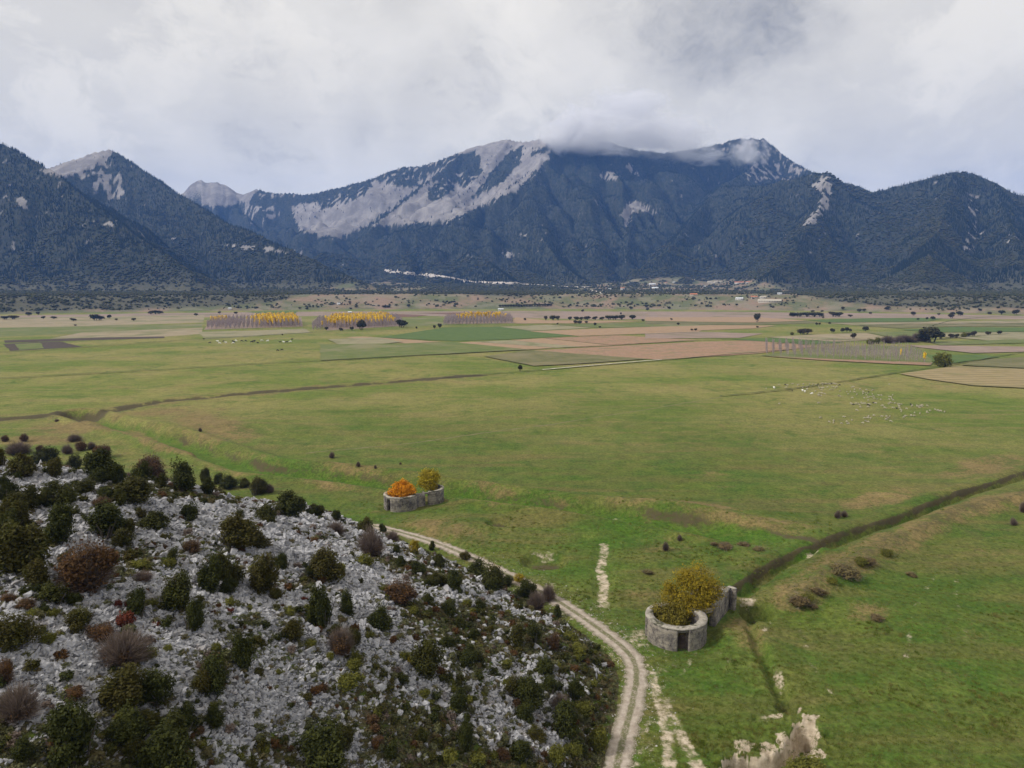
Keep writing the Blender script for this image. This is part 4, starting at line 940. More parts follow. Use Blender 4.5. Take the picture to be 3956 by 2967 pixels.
ORNG = c4([(620, 370, 90, 90), (1110, 530, 100, 100), (1250, 540, 80, 55), (600, 1040, 60, 60)])
def zone(p, px):
    if p[1] > 100 and p[0] < -28: return 'on the crest of the rocky hill'
    if px > 1750: return 'on the lower slope above the dirt road'
    if px > 1100: return 'among limestone outcrops on the hill slope'
    return 'on the open grey scree of the hill'
def hill_bushes():
    todo = []
    for lst, kind, name, look, cat, parts in ((EVER, P_EVER, 'evergreen_bush', 'dark green evergreen bush', 'bush', ('crown', 'stem')), (RUST, P_RUST, 'rust_bush', 'rust brown leafy bush', 'bush', ('crown', 'twigs')),
                                       (TWIG, P_TWIG, 'bare_bush', 'grey twiggy leafless bush', 'bush', ('twigs', 'leaves')), (RED, P_RED, 'red_shrub', 'dark red shrub', 'shrub', ('crown', 'stem')),
                                       (OLIV, P_OLIVE, 'olive_shrub', 'low yellowish green shrub', 'shrub', ('crown', 'stem')), (ORNG, P_ORANGE, 'golden_bush', 'golden orange autumn bush', 'bush', ('crown', 'stem'))):
        pts = hit([a[0] for a in lst], [a[1] - .06 * a[3] for a in lst], 400.0)
        for (px, py, w, h), p in zip(lst, pts):
            dist = math.sqrt(p[0] ** 2 + p[1] ** 2 + (p[2] - CAM_H) ** 2)
            wm = w * dist / FPX * .92; hm = h * dist / FPX * .95; hm = min(max(hm, .55 * wm), 1.5 * wm)
            todo.append((name, kind, p, wm, hm, look, cat, parts, px))
    for t in [t for t in todo if t[0] == 'evergreen_bush' and t[3] > 3.2]:
        for _ in range(random.choice((0, 1, 1, 2))):
            a = random.random() * 6.28; w = t[3] * random.uniform(.35, .6); q = t[3] * random.uniform(.42, .62); x, y = t[2][0] + math.cos(a) * q, t[2][1] + math.sin(a) * q
            todo.append((t[0], t[1], (x, y, float(hill_fast(x, y))), w, w * random.uniform(.6, 1.0), t[5], t[6], t[7], t[8]))
    top = max(range(len(todo)), key=lambda i: todo[i][3] * (todo[i][0] == 'rust_bush'))
    short = dict(evergreen_bush='an evergreen', rust_bush='a rust bush', bare_bush='a bare grey bush', red_shrub='a red shrub', olive_shrub='a yellowish shrub', golden_bush='a golden bush')
    for i, (name, kind, p, wm, hm, look, cat, parts, px) in enumerate(todo):
        near = sorted((math.hypot(p[0] - q[2][0], p[1] - q[2][1]) - (q[3] + wm) / 2, q[0]) for j, q in enumerate(todo) if j != i)
        touch = [n for d, n in near if d < .6]; odd = [n for d, n in near if d < 1.6 and n != name]
        if odd: rel = ' beside ' + short[odd[0]]
        elif len(touch) >= 3: rel = ' in a dense thicket'
        elif touch: rel = ' touching its like'
        elif near[0][0] > 2.5: rel = ' standing alone'
        else: rel = ''
        size = 'large ' if wm > 4.4 else ('small ' if wm < 2.2 else '')
        shp = 'tall ' if hm > 1.12 * wm else ('flat ' if hm < .66 * wm else '')
        if look.startswith('low'): shp = ''
        zn = zone(p, px)
        if len((size + shp + look + rel + ' ' + zn).split()) > 16: zn = {'on the c': 'on the hill crest', 'on the l': 'above the dirt road', 'among li': 'among limestone outcrops', 'on the o': 'on the grey scree'}[zn[:8]]
        lab = (size + shp + look + rel + ' ' + zn) if i != top else 'largest rust brown bush with grey twigs on the open grey scree of the hill'
        plant(name, kind, (p[0], p[1], p[2] - .08), wm, hm, lab, cat, 'bushes of the rocky hill', parts)
hill_bushes()
# filler bushes on the far left and near sides so that the hill goes on
def hill_filler():
    X = rng.uniform(-120, 10, 4000); Y = rng.uniform(20, 150, 4000); Z = hill_fast(X, Y); px, py, f = project(X, Y, Z)
    ok = (Z > 1.5) & ~((px >= 0) & (px < 3956) & (py < 2990) & (Y > 40)) & (rng.random(4000) < .02)
    for x, y, z in zip(X[ok], Y[ok], Z[ok]):
        w = rng.uniform(2, 4.5)
        plant('evergreen_bush', P_EVER, (x, y, z - .1), w, w * rng.uniform(.7, 1.1), 'dark green evergreen bush ' + ('on the open grey scree of the hill' if y < 100 else 'on the crest of the rocky hill'), 'bush', 'bushes of the rocky hill')
hill_filler()

# ------------------------------------------------------------------ stones
def mat_rock(name, a, b_):
    m, nt, b, _ = new_mat(name); P = nt.pos(); r = nt.orand()
    n = nt.noise(P, 2.2, 6, .7, .4)
    c = nt.mix(nt.ramp(n, .3, .7), a, b_); c = nt.mix(nt.math('MULTIPLY', r, .55), c, tuple(v * .55 for v in a))
    c = nt.mix(nt.math('MULTIPLY', nt.ramp(nt.noise(P, .6, 4), .55, .7), .35), c, (.20, .15, .11))
    nt.put(b.inputs['Base Color'], c); bump(nt, b, n, .7, .12)
    return m
M['rock'] = mat_rock('limestone', (.26, .26, .275), (.53, .525, .54))
def hull_rock(n=13, sx=1, sy=.8, sz=.65, name='stone'):
    bm = bmesh.new()
    for p in unit(n) * (.38 + .2 * rng.random((n, 1))): bm.verts.new((p[0] * sx, p[1] * sy, p[2] * sz))
    r = bmesh.ops.convex_hull(bm, input=bm.verts)
    bmesh.ops.delete(bm, geom=[v for v in bm.verts if not v.link_faces], context='VERTS')
    me = bpy.data.meshes.new(name); bm.to_mesh(me); bm.free(); me.materials.append(M['rock']); return me
STONES = [hull_rock(9 + i, 1.1, .8, .5 + .1 * (i % 3)) for i in range(6)]
SLABS = [hull_rock(12, .95, .6, 1.0, 'boulder') for i in range(4)] + [hull_rock(16, 1.1, .85, .75, 'boulder') for i in range(5)]
def hill_points(n, lo=40, hi=160):
    X = rng.uniform(-105, 16, n); Y = rng.uniform(lo, hi, n); px, py, f = project(X, Y, hill_fast(X, Y) if n < 5000 else 10.0 + 0 * X)
    return X, Y
def rubble():
    n = 270000
    r = 46 * (165 / 46) ** rng.random(n) ; th = rng.uniform(-.72, .22, n)
    X, Y = r * np.sin(th), r * np.cos(th); Z = hill_fast(X, Y)
    px, py, f = project(X, Y, Z); ok = (Z > .25) & (px > -150) & (px < 2420) & (py < 3080)
    veg = veg_mask(px, py, X, Y)
    p = np.clip(1.05 - 1.25 * veg, .03, 1)
    cl = fbm(X / 5, Y / 5, 3, 71)
    ok &= rng.random(n) < p
    X, Y, Z, cl, veg = X[ok], Y[ok], Z[ok], cl[ok], veg[ok]; m = len(X)
    s = (.20 + .28 * rng.random(m) + .75 * rng.random(m) ** 6) * (1 + .8 * np.clip(cl, 0, 1)) * np.clip(np.hypot(X, Y) / 75, .8, 1.5)
    oc = sstep(.12, .34, fbm(X / 7 + Y / 30, Y / 4.5, 3, 72)) * sstep(-.1, .2, fbm(X / 25, Y / 25, 2, 74)); s = s + oc * .65 * rng.random(m) ** 2.2
    rot = np.stack([rng.normal(0, .5, m), rng.normal(0, .5, m), rng.uniform(0, 6.28, m)], -1)
    s = np.stack([s, s * (1 - .3 * oc), s * (1 + .9 * oc * rng.random(m))], -1)
    scatter('rubble', np.stack([X, Y, Z + s[:, 0] * .05], -1), rot, s, rng.integers(0, len(STONES), m), STONES, 'loose grey limestone rubble covering the rocky hillside')
    print('rubble', m)
rubble()
def boulders():
    cl = [(1330, 2130, 80, 60, 28), (1100, 1990, 90, 40, 22), (850, 1960, 80, 25, 16), (300, 1890, 150, 25, 16), (700, 2080, 70, 40, 12), (1280, 2060, 60, 50, 16), (1900, 2480, 100, 60, 26), (2060, 2550, 70, 50, 18), (1720, 2580, 110, 60, 26), (1600, 2700, 130, 80, 24),
          (1450, 2650, 60, 60, 12), (1700, 2870, 120, 70, 18), (2230, 2640, 50, 60, 12), (2100, 2660, 70, 60, 10), (1650, 2230, 90, 40, 10), (1900, 2330, 90, 50, 10), (1050, 2400, 250, 120, 16), (400, 2500, 300, 200, 14), (900, 2900, 250, 90, 12), (1500, 2450, 150, 70, 12)]
    px, py, sc = [], [], []
    for a, b, rx, ry, n in cl:
        px += list(a + rx * rng.normal(0, .7, n)); py += list(b + ry * rng.normal(0, .7, n)); sc += [1.0] * n
    pts = hit(px, py, 400.0)
    k = 0
    for p, X in zip(pts, px):
        if p[2] < .5 or k >= 300: continue
        s = rng.uniform(.6, 1.25) * (1.25 if rng.random() < .12 else 1)
        big = 'large' if s > 1.25 else ('small' if s < .8 else 'mid-sized')
        i = int(rng.integers(0, len(SLABS)))
        o = link('boulder', SLABS[i], None, (p[0], p[1], p[2] + .12 * s), rng.uniform(0, 6.28), (s * rng.uniform(.8, 1.2), s * rng.uniform(.7, 1.1), s * rng.uniform(.7, 1.15)))
        o.rotation_euler = (rng.normal(0, .25), rng.normal(0, .25), rng.uniform(0, 6.28))
        tag(o, '%s pale grey %s boulder %s' % (big, 'upright slab-like' if i < 4 else 'angular', zone(p, X)), 'boulder', 'boulders of the rocky hill'); k += 1
boulders()
def undergrowth():
    tuft = [leaf_mesh('tuft', [(0, 0, .25, .42, .42, .3), (.15, .1, .3, .3, .3, .3)], 90, .16, M['sage'], .7) for _ in range(4)]
    n = 60000; r = 46 * (160 / 46) ** rng.random(n); th = rng.uniform(-.72, .22, n)
    X, Y = r * np.sin(th), r * np.cos(th); Z = hill_fast(X, Y); px, py, f = project(X, Y, Z)
    veg = veg_mask(px, py, X, Y) + .5 * fbm(X / 3, Y / 3, 3, 91)
    ok = (Z > .1) & (px > -150) & (px < 2440) & (py < 3080) & (rng.random(n) < np.clip((veg - .24) * .80, .07, .6))
    X, Y, Z = X[ok], Y[ok], Z[ok]; m = len(X)
    s = .35 + .75 * rng.random(m) ** 2
    scatter('undergrowth', np.stack([X, Y, Z], -1), np.stack([0 * X, 0 * X, rng.uniform(0, 6.28, m)], -1), np.stack([s, s, s * .8], -1), rng.integers(0, 4, m), tuft, 'low sage green and brown herbs between the stones')
    print('undergrowth', m)
undergrowth()
def scrub():
    kinds = [leaf_mesh('scrub', rand_lobes(5, .28, .34, .75), 330, .13, M[k], .6, spray=.5) for k in ('evergreen', 'evergreen', 'rust', 'sage', 'olive', 'twig')]
    n = 26000; r = 46 * (160 / 46) ** rng.random(n); th = rng.uniform(-.72, .22, n); X, Y = r * np.sin(th), r * np.cos(th); Z = hill_fast(X, Y); px, py, f = project(X, Y, Z)
    veg = veg_mask(px, py, X, Y) + .7 * fbm(X / 4, Y / 4, 3, 95)
    ok = (Z > .1) & (px > -150) & (px < 2440) & (py < 3080) & (rng.random(n) < np.clip((veg - .23) * .42, .035, .26))
    X, Y, Z = X[ok], Y[ok], Z[ok]; m = len(X); s = .5 + 1.0 * rng.random(m) ** 2.2
    scatter('scrub', np.stack([X, Y, Z - .03], -1), np.stack([0 * X, 0 * X, rng.uniform(0, 6.28, m)], -1), np.stack([s, s, s * .85], -1), rng.choice(6, m, p=[.22, .2, .16, .2, .12, .10]), kinds, 'knee high green, brown and grey scrub between the outcrops')
    print('scrub', m)
scrub()
def grass():
    def tuft(n, w, h):
        a = rng.uniform(0, 6.28, n); q = rng.random(n) * w; b = np.stack([np.cos(a) * q, np.sin(a) * q, 0 * a], -1)
        lean = unit(n) * .35; lean[:, 2] = 1; tip = b + lean * h * (.5 + .6 * rng.random(n))[:, None]
        s = np.cross(lean, unit(n)); s = s / np.linalg.norm(s, axis=1)[:, None] * .03
        V = np.stack([b - s, b + s, tip], 1).reshape(-1, 3)
        return mesh_from('tuft', V, np.arange(3 * n).reshape(n, 3), M['grass'], False, None, dict(tint=rng.random(n)))
    tf = [tuft(30, .35, .12) for _ in range(3)] + [tuft(40, .35, .34) for _ in range(2)]
    n = 70000; r = 62 * (210 / 62) ** rng.random(n); th = rng.uniform(-.25, .68, n); X, Y = r * np.sin(th), r * np.cos(th)
    d, _ = seg_dist(X, Y, ROAD); cl = fbm(X / 12, Y / 12, 3, 33)
    ok = (hill_fast(X, Y) < .2) & (d > 2.0) & (rng.random(n) < np.clip(.45 + .6 * cl, .03, 1) * (1 - sstep(95, 205, r)))
    for P, w in ((SANDP, 1.3), (TRACK1, .8), (TRACK2, .8)):
        ok &= seg_dist(X, Y, P)[0] > w
    for c, rr in RUIN_PADS: ok &= np.hypot(X - c[0], Y - c[1]) > rr - 1
    X, Y = X[ok], Y[ok]; m = len(X); Z = terrain(X, Y)
    tall = (fbm(X / 18, Y / 18, 3, 133) > .22) & (rng.random(m) < .4)
    pick = np.where(tall, rng.integers(3, 5, m), rng.integers(0, 3, m)); s = .6 + .8 * rng.random(m)
    scatter('grass', np.stack([X, Y, Z - .02], -1), np.stack([0 * X, 0 * X, rng.uniform(0, 6.28, m)], -1), s, pick, tf, 'short rough pasture grass with dry tussocks')
    print('grass', m)
grass()
def roadside_stones():
    n = 1700; C = resample(ROAD, .5); i = rng.integers(60, len(C), n); off = rng.normal(0, 3.2, n)
    X = C[i, 0] + off; Y = C[i, 1] + rng.normal(0, 1.5, n); d, _ = seg_dist(X, Y, ROAD); ok = d > 1.4; X, Y = X[ok], Y[ok]; m = len(X)
    Z = surface(X, Y)
    s = .10 + .25 * rng.random(m) ** 4
    me = [hull_rock(10, 1, .8, .6) for _ in range(3)]
    for q in me: q.materials[0] = M['palestone']
    scatter('gravel', np.stack([X, Y, Z + .02], -1), np.stack([0 * X, 0 * X, rng.uniform(0, 6.28, m)], -1), s, rng.integers(0, 3, m), me, 'pale loose stones strewn along the dirt road')
roadside_stones()

# ------------------------------------------------------------------ ruins
def mat_wall():
    m, nt, b, _ = new_mat('weathered_concrete'); P = nt.pos()
    n1 = nt.noise(P, .55, 6, .7, .6); n2 = nt.noise(P, 4, 6, .75); n3 = nt.noise(nt.map(P, (1.2, 1.2, .8)), 1.0, 6, .7, .4)
    c = nt.mix(nt.ramp(n1, .36, .62), (.10, .09, .088), (.30, .265, .215))
    c = nt.mix(nt.math('MULTIPLY', nt.ramp(n3, .50, .62), .8), c, (.055, .045, .048))
    c = nt.mix(nt.math('MULTIPLY', nt.ramp(n2, .50, .68), .55), c, (.40, .37, .32))
    lines = nt.n('ShaderNodeTexWave', {'bands_direction': 'Z'}, Vector=P, Scale=.55, Distortion=1.0, Detail=2.0).outputs['Fac']
    c = nt.mix(nt.math('MULTIPLY', nt.ramp(lines, .85, 1.0), .35), c, (.07, .062, .06))
    nt.put(b.inputs['Base Color'], c); bump(nt, b, nt.math('ADD', n2, n1), .8, .08)
    return m
M['wall'] = mat_wall()
M['coping'] = mat_simple('lime_coping', (.22, .20, .165), (.42, .385, .33), 2.2, c3=(.06, .06, .035), bmp=.08)
M['iron'] = mat_simple('rusty_iron', (.05, .04, .035), (.10, .07, .05), 8)
def sector(cx, cy, R0, R1, a0, a1, z0, z1, jit=.05, nz=7, seed=0):
    """closed curved block, angles in degrees"""
    na = max(3, int(abs(a1 - a0) / 3) + 1); an = np.radians(np.linspace(a0, a1, na))
    zs = np.linspace(z0, z1, nz)
    prof = [(R1, z) for z in zs] + [((R0 + R1) / 2, z1)] + [(R0, z) for z in zs[::-1]]
    k = len(prof); rr = np.array([p[0] for p in prof]); zz = np.array([p[1] for p in prof])
    A, RR = np.meshgrid(an, rr, indexing='ij'); ZZ = np.broadcast_to(zz, A.shape).copy()
    j1 = vnoise(A * R1 / .6 + seed, ZZ / .6, 3 + seed) * jit
    RR = RR + j1 * np.where(RR > (R0 + R1) / 2, 1, -1)
    ZZ = ZZ + np.where(ZZ > z1 - .01, vnoise(A * R1 / .9, RR / .8, 11 + seed) * jit * 1.6, 0)
    V = np.stack([cx + RR * np.cos(A), cy + RR * np.sin(A), ZZ], -1).reshape(-1, 3)
    F = []
    for i in range(na - 1):
        for j in range(k):
            F.append((i * k + j, (i + 1) * k + j, (i + 1) * k + (j + 1) % k, i * k + (j + 1) % k))
    h = nz
    for i in (0, na - 1):                      # end caps as quads between outer and inner
        for j in range(nz - 1):
            q = (i * k + j, i * k + j + 1, i * k + k - 2 - j, i * k + k - 1 - j)
            F.append(q if i == 0 else q[::-1])
    return V, np.array(F)
def box(p0, p1, th, z0, z1, nx=6, nz=6, jit=.04, seed=0):
    p0 = np.array(p0, float); p1 = np.array(p1, float); d = p1 - p0; L = np.linalg.norm(d); d /= L; n = np.array([-d[1], d[0]])
    zs = np.linspace(z0, z1, nz); prof = [(1, z) for z in zs] + [(-1, z) for z in zs[::-1]]; k = len(prof); V = []
    for t in np.linspace(0, L, nx):
        for s, z in prof:
            c = p0 + d * t + n * s * th / 2; j = jit * math.sin(t * 7 + z * 5 + seed + s)
            V.append((c[0] + n[0] * j, c[1] + n[1] * j, z + (jit * math.sin(t * 4 + seed) if z == z1 else 0)))
    F = [(i * k + j, i * k + (j + 1) % k, (i + 1) * k + (j + 1) % k, (i + 1) * k + j) for i in range(nx - 1) for j in range(k)]
    for i in (0, nx - 1):
        for j in range(nz - 1):
            q = (i * k + j, i * k + k - 1 - j, i * k + k - 2 - j, i * k + j + 1); F.append(q if i == 0 else q[::-1])
    return np.array(V), np.array(F)
def ruin(name, base, rings, walls, label, Hc=.20):
    e = bpy.data.objects.new(name, None); COL.objects.link(e); e.location = (base[0], base[1], 0)
    for q, (cx, cy, R1, T, H, doors, cop) in enumerate(rings):
        cx -= base[0]; cy -= base[1]
        doors = sorted(doors); edges = []
        for i, (c, hw, hd) in enumerate(doors):
            nxt = doors[(i + 1) % len(doors)]; a0 = c + hw; a1 = nxt[0] - nxt[1]
            if a1 <= a0: a1 += 360
            edges.append((a0, a1))
        for a0, a1 in edges:
            V, F = sector(cx, cy, R1 - T, R1, a0, a1, -1.2, H, .11, 9, q)
            link('wall', mesh_from('wall', V, F, M['wall'], True), e)
        for c, hw, hd in doors:
            if hd < H - .1:
                V, F = sector(cx, cy, R1 - T + .02, R1 - .02, c - hw - .2, c + hw + .2, hd, H - .02, .02, 3, q)
                link('lintel', mesh_from('lintel', V, F, M['wall'], True), e)
        for a0, a1 in cop:
            V, F = sector(cx, cy, R1 - T - .05, R1 + .06, a0, a1, H - .06, H + Hc, .045, 3, 5 + q)
            link('coping', mesh_from('coping', V, F, M['coping'], False), e)
    for k, (p0, p1, th, z0, z1) in enumerate(walls):
        V, F = box((p0[0] - base[0], p0[1] - base[1]), (p1[0] - base[0], p1[1] - base[1]), th, z0, z1, seed=k)
        link('wall', mesh_from('wall', V, F, M['wall'], False), e)
    return tag(e, label, 'ruin', 'roofless round concrete ruins')
A1 = np.array([24.9, 102.0])
AR = [np.array(p) for p in ((31.4, 105.4), (35.6, 111.7), (36.75, 110.9), (32.0, 113.9), (27.6, 107.2))]
ruinA = ruin('round_ruin', A1, [(A1[0], A1[1], 4.55, 1.1, 3.35, [(-89, 10.5, 2.95), (-176, 7, 2.6), (48, 10, 2.6)], [(-316, 38)])],
             [(AR[0], AR[1], .9, -1, 3.55), (AR[1] + np.array([.25, .35]), AR[2], .55, -1, 3.6), (AR[1] + np.array([-.3, .45]), AR[3], .7, -1, 3.4), (AR[3], AR[4], .8, -1, 3.3), (np.array([29.1, 104.2]), AR[0] + np.array([-.25, -.3]), .7, 2.6, 3.3)],
             'roofless round concrete ruin beside the dirt road bend with a golden willow behind its rim', .13)
def floor_disc(e, c, r):
    an = np.linspace(0, 2 * math.pi, 25)[:-1]; V = [(c[0], c[1], .07)] + [(c[0] + r * math.cos(t), c[1] + r * math.sin(t), .07) for t in an]
    F = [(0, 1 + i, 1 + (i + 1) % 24) for i in range(24)]; link('floor', mesh_from('floor', V, F, M['earth']), e)
M['earth'] = mat_simple('shade_toned_earth', (.030, .024, .017), (.06, .05, .032), 1.5)  # earth floor darkened: the shade seen through the doorways is put into its colour
floor_disc(ruinA, (0, 0), 3.7)
for k, (p, q, w) in enumerate(((AR[0], AR[1], 1.0), (AR[1] + np.array([.25, .35]), AR[2], .65))):
    V, F = box(tuple(p - A1), tuple(q - A1), w, 3.56 + .05 * k, 3.70 + .05 * k, 8, 2, .02, 3 + k); link('coping', mesh_from('coping', V, F, M['coping']), ruinA)
bars = [((x, y, .05), (x, y, 2.9), .022, .022) for x, y in [(4.35 * math.cos(math.radians(a)), 4.35 * math.sin(math.radians(a))) for a in np.linspace(-98, -80, 9)]]
bars += [((4.35 * math.cos(math.radians(-99)), 4.35 * math.sin(math.radians(-99)), z), (4.35 * math.cos(math.radians(-79)), 4.35 * math.sin(math.radians(-79)), z), .035, .035) for z in (.9, 2.1)]
V, F = stems(bars, 4); link('gate', mesh_from('gate', V, F, M['iron']), ruinA)
B1 = np.array([-26.8, 166.0])
ruinB = ruin('round_ruin', B1, [(B1[0], B1[1], 4.05, .8, 3.35, [(-128, 8.5, 2.9), (20, 22, 9)], [(-200, -2)]),
                                (-20.6, 171.2, 3.65, .7, 3.3, [(-100, 11, 9), (175, 80, 9)], [(-86, 88)])],
             [(np.array([-23.1, 166.2]), np.array([-21.2, 167.2]), .7, -1, 3.25), (np.array([-21.3, 167.15]), np.array([-20.1, 167.75]), .5, 2.85, 3.25)],
             'roofless round ruin with a bright orange shrub growing inside its wall', .09)
floor_disc(ruinB, (0, 0), 3.3)
# trees growing in the ruins
def big_tree(name, pos, lobes, n, size, mat, trunk, label, cat='tree'):
    e = bpy.data.objects.new(name, None); COL.objects.link(e); e.location = pos
    link('crown', leaf_mesh('crown', lobes, n, size, mat, .55, 1.7, .3, .28), e)
    V, F = stems(trunk, 6); link('trunk', mesh_from('trunk', V, F, M['bark'], True), e)
    return tag(e, label, cat)
def trunk_of(h, k, spread, r):
    segs = []
    for i in range(k):
        a = i * 6.28 / k + random.random(); m = (math.cos(a) * spread * .3, math.sin(a) * spread * .3, h * .45); t = (math.cos(a) * spread, math.sin(a) * spread, h)
        segs += [((math.cos(a) * .1, math.sin(a) * .1, -.4), m, r, r * .7), (m, t, r * .7, r * .2)]
    return segs
big_tree('willow_tree', (28.2, 106.9, 0), [(.4, 0, 5.2, 3.2, 3.0, 2.7), (1.2, .3, 7.0, 2.2, 2.1, 2.4), (3.6, .8, 5.2, 1.8, 1.8, 1.8), (-.8, .4, 7.3, 1.5, 1.5, 1.6), (-3.2, -.2, 4.6, 1.5, 1.6, 2.0), (2.9, -.2, 4.8, 1.7, 1.8, 2.0), (-1.6, -1.5, 3.7, 1.9, 1.5, 1.5), (1.2, -1.7, 3.6, 2.0, 1.5, 1.6), (-3.4, -.4, 6.0, .9, .9, 1.1), (-2.2, -2.4, 3.3, 1.5, 1.3, 1.3), (-.6, -2.6, 3.2, 1.4, 1.2, 1.2)],
         15000, .17, M['goldgreen'], trunk_of(5.5, 6, 1.8, .16), 'golden brown willow tree rising behind the rim of the round ruin')
big_tree('fig_bush', (24.2, 102.6, 0), [(0, .3, 1.9, 2.7, 2.4, 1.7), (-1.3, 1.2, 3.2, 1.5, 1.3, 1.5), (1.0, 1.4, 3.3, 1.7, 1.3, 1.5), (.3, -1.3, 1.6, 1.6, 1.2, 1.1)], 6500, .20, M['oliveg'], trunk_of(2.2, 5, 1.2, .08), 'dense olive green bush filling the inside of the round ruin', 'bush')
big_tree('orange_shrub', (-26.6, 166.4, 0), [(0, 0, 3.7, 2.7, 2.5, 1.7), (.5, 0, 5.0, 1.8, 1.7, 1.2), (-2.1, -.2, 3.4, 1.4, 1.4, 1.2), (2.0, -.2, 4.1, 1.5, 1.4, 1.3), (-.9, .1, 5.3, 1.1, 1.0, .9), (.3, .1, 6.1, .7, .7, .7)], 7000, .20, M['orange'], trunk_of(3.4, 6, 1.5, .08), 'bright orange autumn shrub bursting over the wall of the smaller ruin', 'shrub')
big_tree('golden_tree', (-20.6, 172.2, 0), [(0, 0, 5.4, 2.3, 2.2, 2.1), (-.8, 0, 6.2, 1.6, 1.5, 1.5), (1.0, 0, 6.0, 1.5, 1.5, 1.5), (0, -.4, 3.8, 1.9, 1.8, 1.3), (-2.0, 0, 4.4, .9, .9, 1.0)], 7500, .18, M['goldolive'], trunk_of(4.6, 5, 1.2, .10), 'rounded yellow olive tree growing beside the orange shrub in the ruin')

# ------------------------------------------------------------------ trees and bushes out on the plain
def t5(l): return [(1300 + a / 1.58, 1100 + b / 1.58, w / 1.58, h / 1.58) for a, b, w, h in l]
def t6(l): return [(2556 + a / 1.58, 1100 + b / 1.58, w / 1.58, h / 1.58) for a, b, w, h in l]
def t4(l): return [(a / 1.58, 1100 + b / 1.58, w / 1.58, h / 1.58) for a, b, w, h in l]
def trees_on(lst, kind, name, label, cat, group, far=9000.0, parts=('crown', 'trunk'), k=1.15):
    pts = hit([a[0] for a in lst], [a[1] for a in lst], far)
    for (px, py, w, h), p in zip(lst, pts):
        d = math.sqrt(p[0] ** 2 + p[1] ** 2 + (p[2] - CAM_H) ** 2)
        plant(name, kind, (p[0], p[1], p[2] - .05), w * d / FPX * k, h * d / FPX * k, label, cat, group, parts)
G1 = 'scattered trees of the plain'
trees_on(t6([(1640, 354, 92, 78)]), P_TREE, 'oak_tree', 'largest spreading dark oak tree at the end of the hedge line between fields', 'tree', G1)
trees_on(t6([(1705, 500, 80, 76)]), P_OLIVE, 'willow_bush', 'big olive green bush beside the bare young poplar plantation', 'bush', None, 9000.0, ('crown', 'stem'))
trees_on(t5([(155, 276, 50, 56)]), P_TREE, 'oak_tree', 'round dark tree in front of the yellow topped poplar block', 'tree', G1)
trees_on(t5([(395, 261, 64, 42)]), P_TREE, 'oak_tree', 'wide low dark tree at the corner of the yellow poplar block', 'tree', G1)
trees_on(t5([(1120, 527, 26, 36)]), P_TREE, 'oak_tree', 'lone small dark tree on the field margin by the gravel lane', 'tree', G1)
trees_on(t6([(585, 229, 32, 48)]), P_TREE, 'oak_tree', 'lone brownish tree standing on pink stubble away from the hedges', 'tree', G1)
trees_on(t5([(630, 266, 22, 28), (597, 268, 14, 20), (490, 270, 12, 14), (95, 279, 24, 20), (25, 281, 22, 16), (-60, 276, 20, 16), (-330, 310, 10, 10)]), P_TREE, 'field_tree', 'small dark tree on the field margin before the poplar blocks', 'tree', G1)
trees_on(t5([(1277, 218, 24, 26), (1322, 217, 32, 28), (1352, 217, 26, 26), (1425, 216, 22, 20), (1462, 216, 40, 20), (1495, 216, 24, 18), (1530, 216, 36, 22), (1577, 215, 30, 20), (1622, 215, 26, 18), (1663, 214, 42, 24), (1700, 214, 40, 24), (1740, 213, 42, 26), (1806, 211, 38, 24), (1455, 239, 22, 20), (1485, 239, 28, 18), (1525, 236, 20, 14)]), P_TREE, 'hedge_bush', 'brownish bush of the broken hedge between tan stubble fields', 'bush', 'hedge on the tan fields')
trees_on(t6([(800, 196, 44, 22), (840, 196, 44, 22), (890, 196, 54, 24), (930, 196, 54, 24), (965, 196, 44, 22), (1050, 194, 54, 24), (1082, 194, 44, 22), (1150, 196, 24, 12)]), P_TREE, 'hedge_bush', 'dark bush of the long hedge below the village', 'bush', 'hedge below the village')
trees_on(t6([(1380, 357, 64, 34), (1490, 350, 84, 30), (1450, 352, 50, 26), (1560, 344, 64, 36), (1590, 346, 50, 36)]), P_TWIG, 'hedge_bush', 'grey brown leafless bush of the hedge running up to the large oak', 'bush', 'hedge by the large oak', 9000.0, ('twigs', 'leaves'))
trees_on(t6([(1270, 364, 38, 34), (1320, 360, 28, 38), (1840, 322, 28, 28), (797, 307, 18, 18)]), P_OLIVE, 'hedge_bush', 'yellowish olive bush among the field hedges', 'bush', 'olive hedge bushes', 9000.0, ('crown', 'stem'))
trees_on(t6([(1705, 333, 46, 32), (1765, 327, 26, 22), (1802, 325, 26, 20), (1870, 318, 24, 20), (1905, 316, 32, 26), (1990, 307, 24, 18), (2062, 304, 22, 18), (875, 303, 66, 30), (855, 303, 40, 26), (1040, 293, 28, 22), (1105, 291, 22, 24), (1130, 288, 22, 24), (1150, 287, 18, 16), (1243, 283, 28, 24), (1170, 331, 28, 30)]), P_TREE, 'hedge_bush', 'round bush strung along the field boundary beyond the large oak', 'bush', 'bushes on the field boundary')
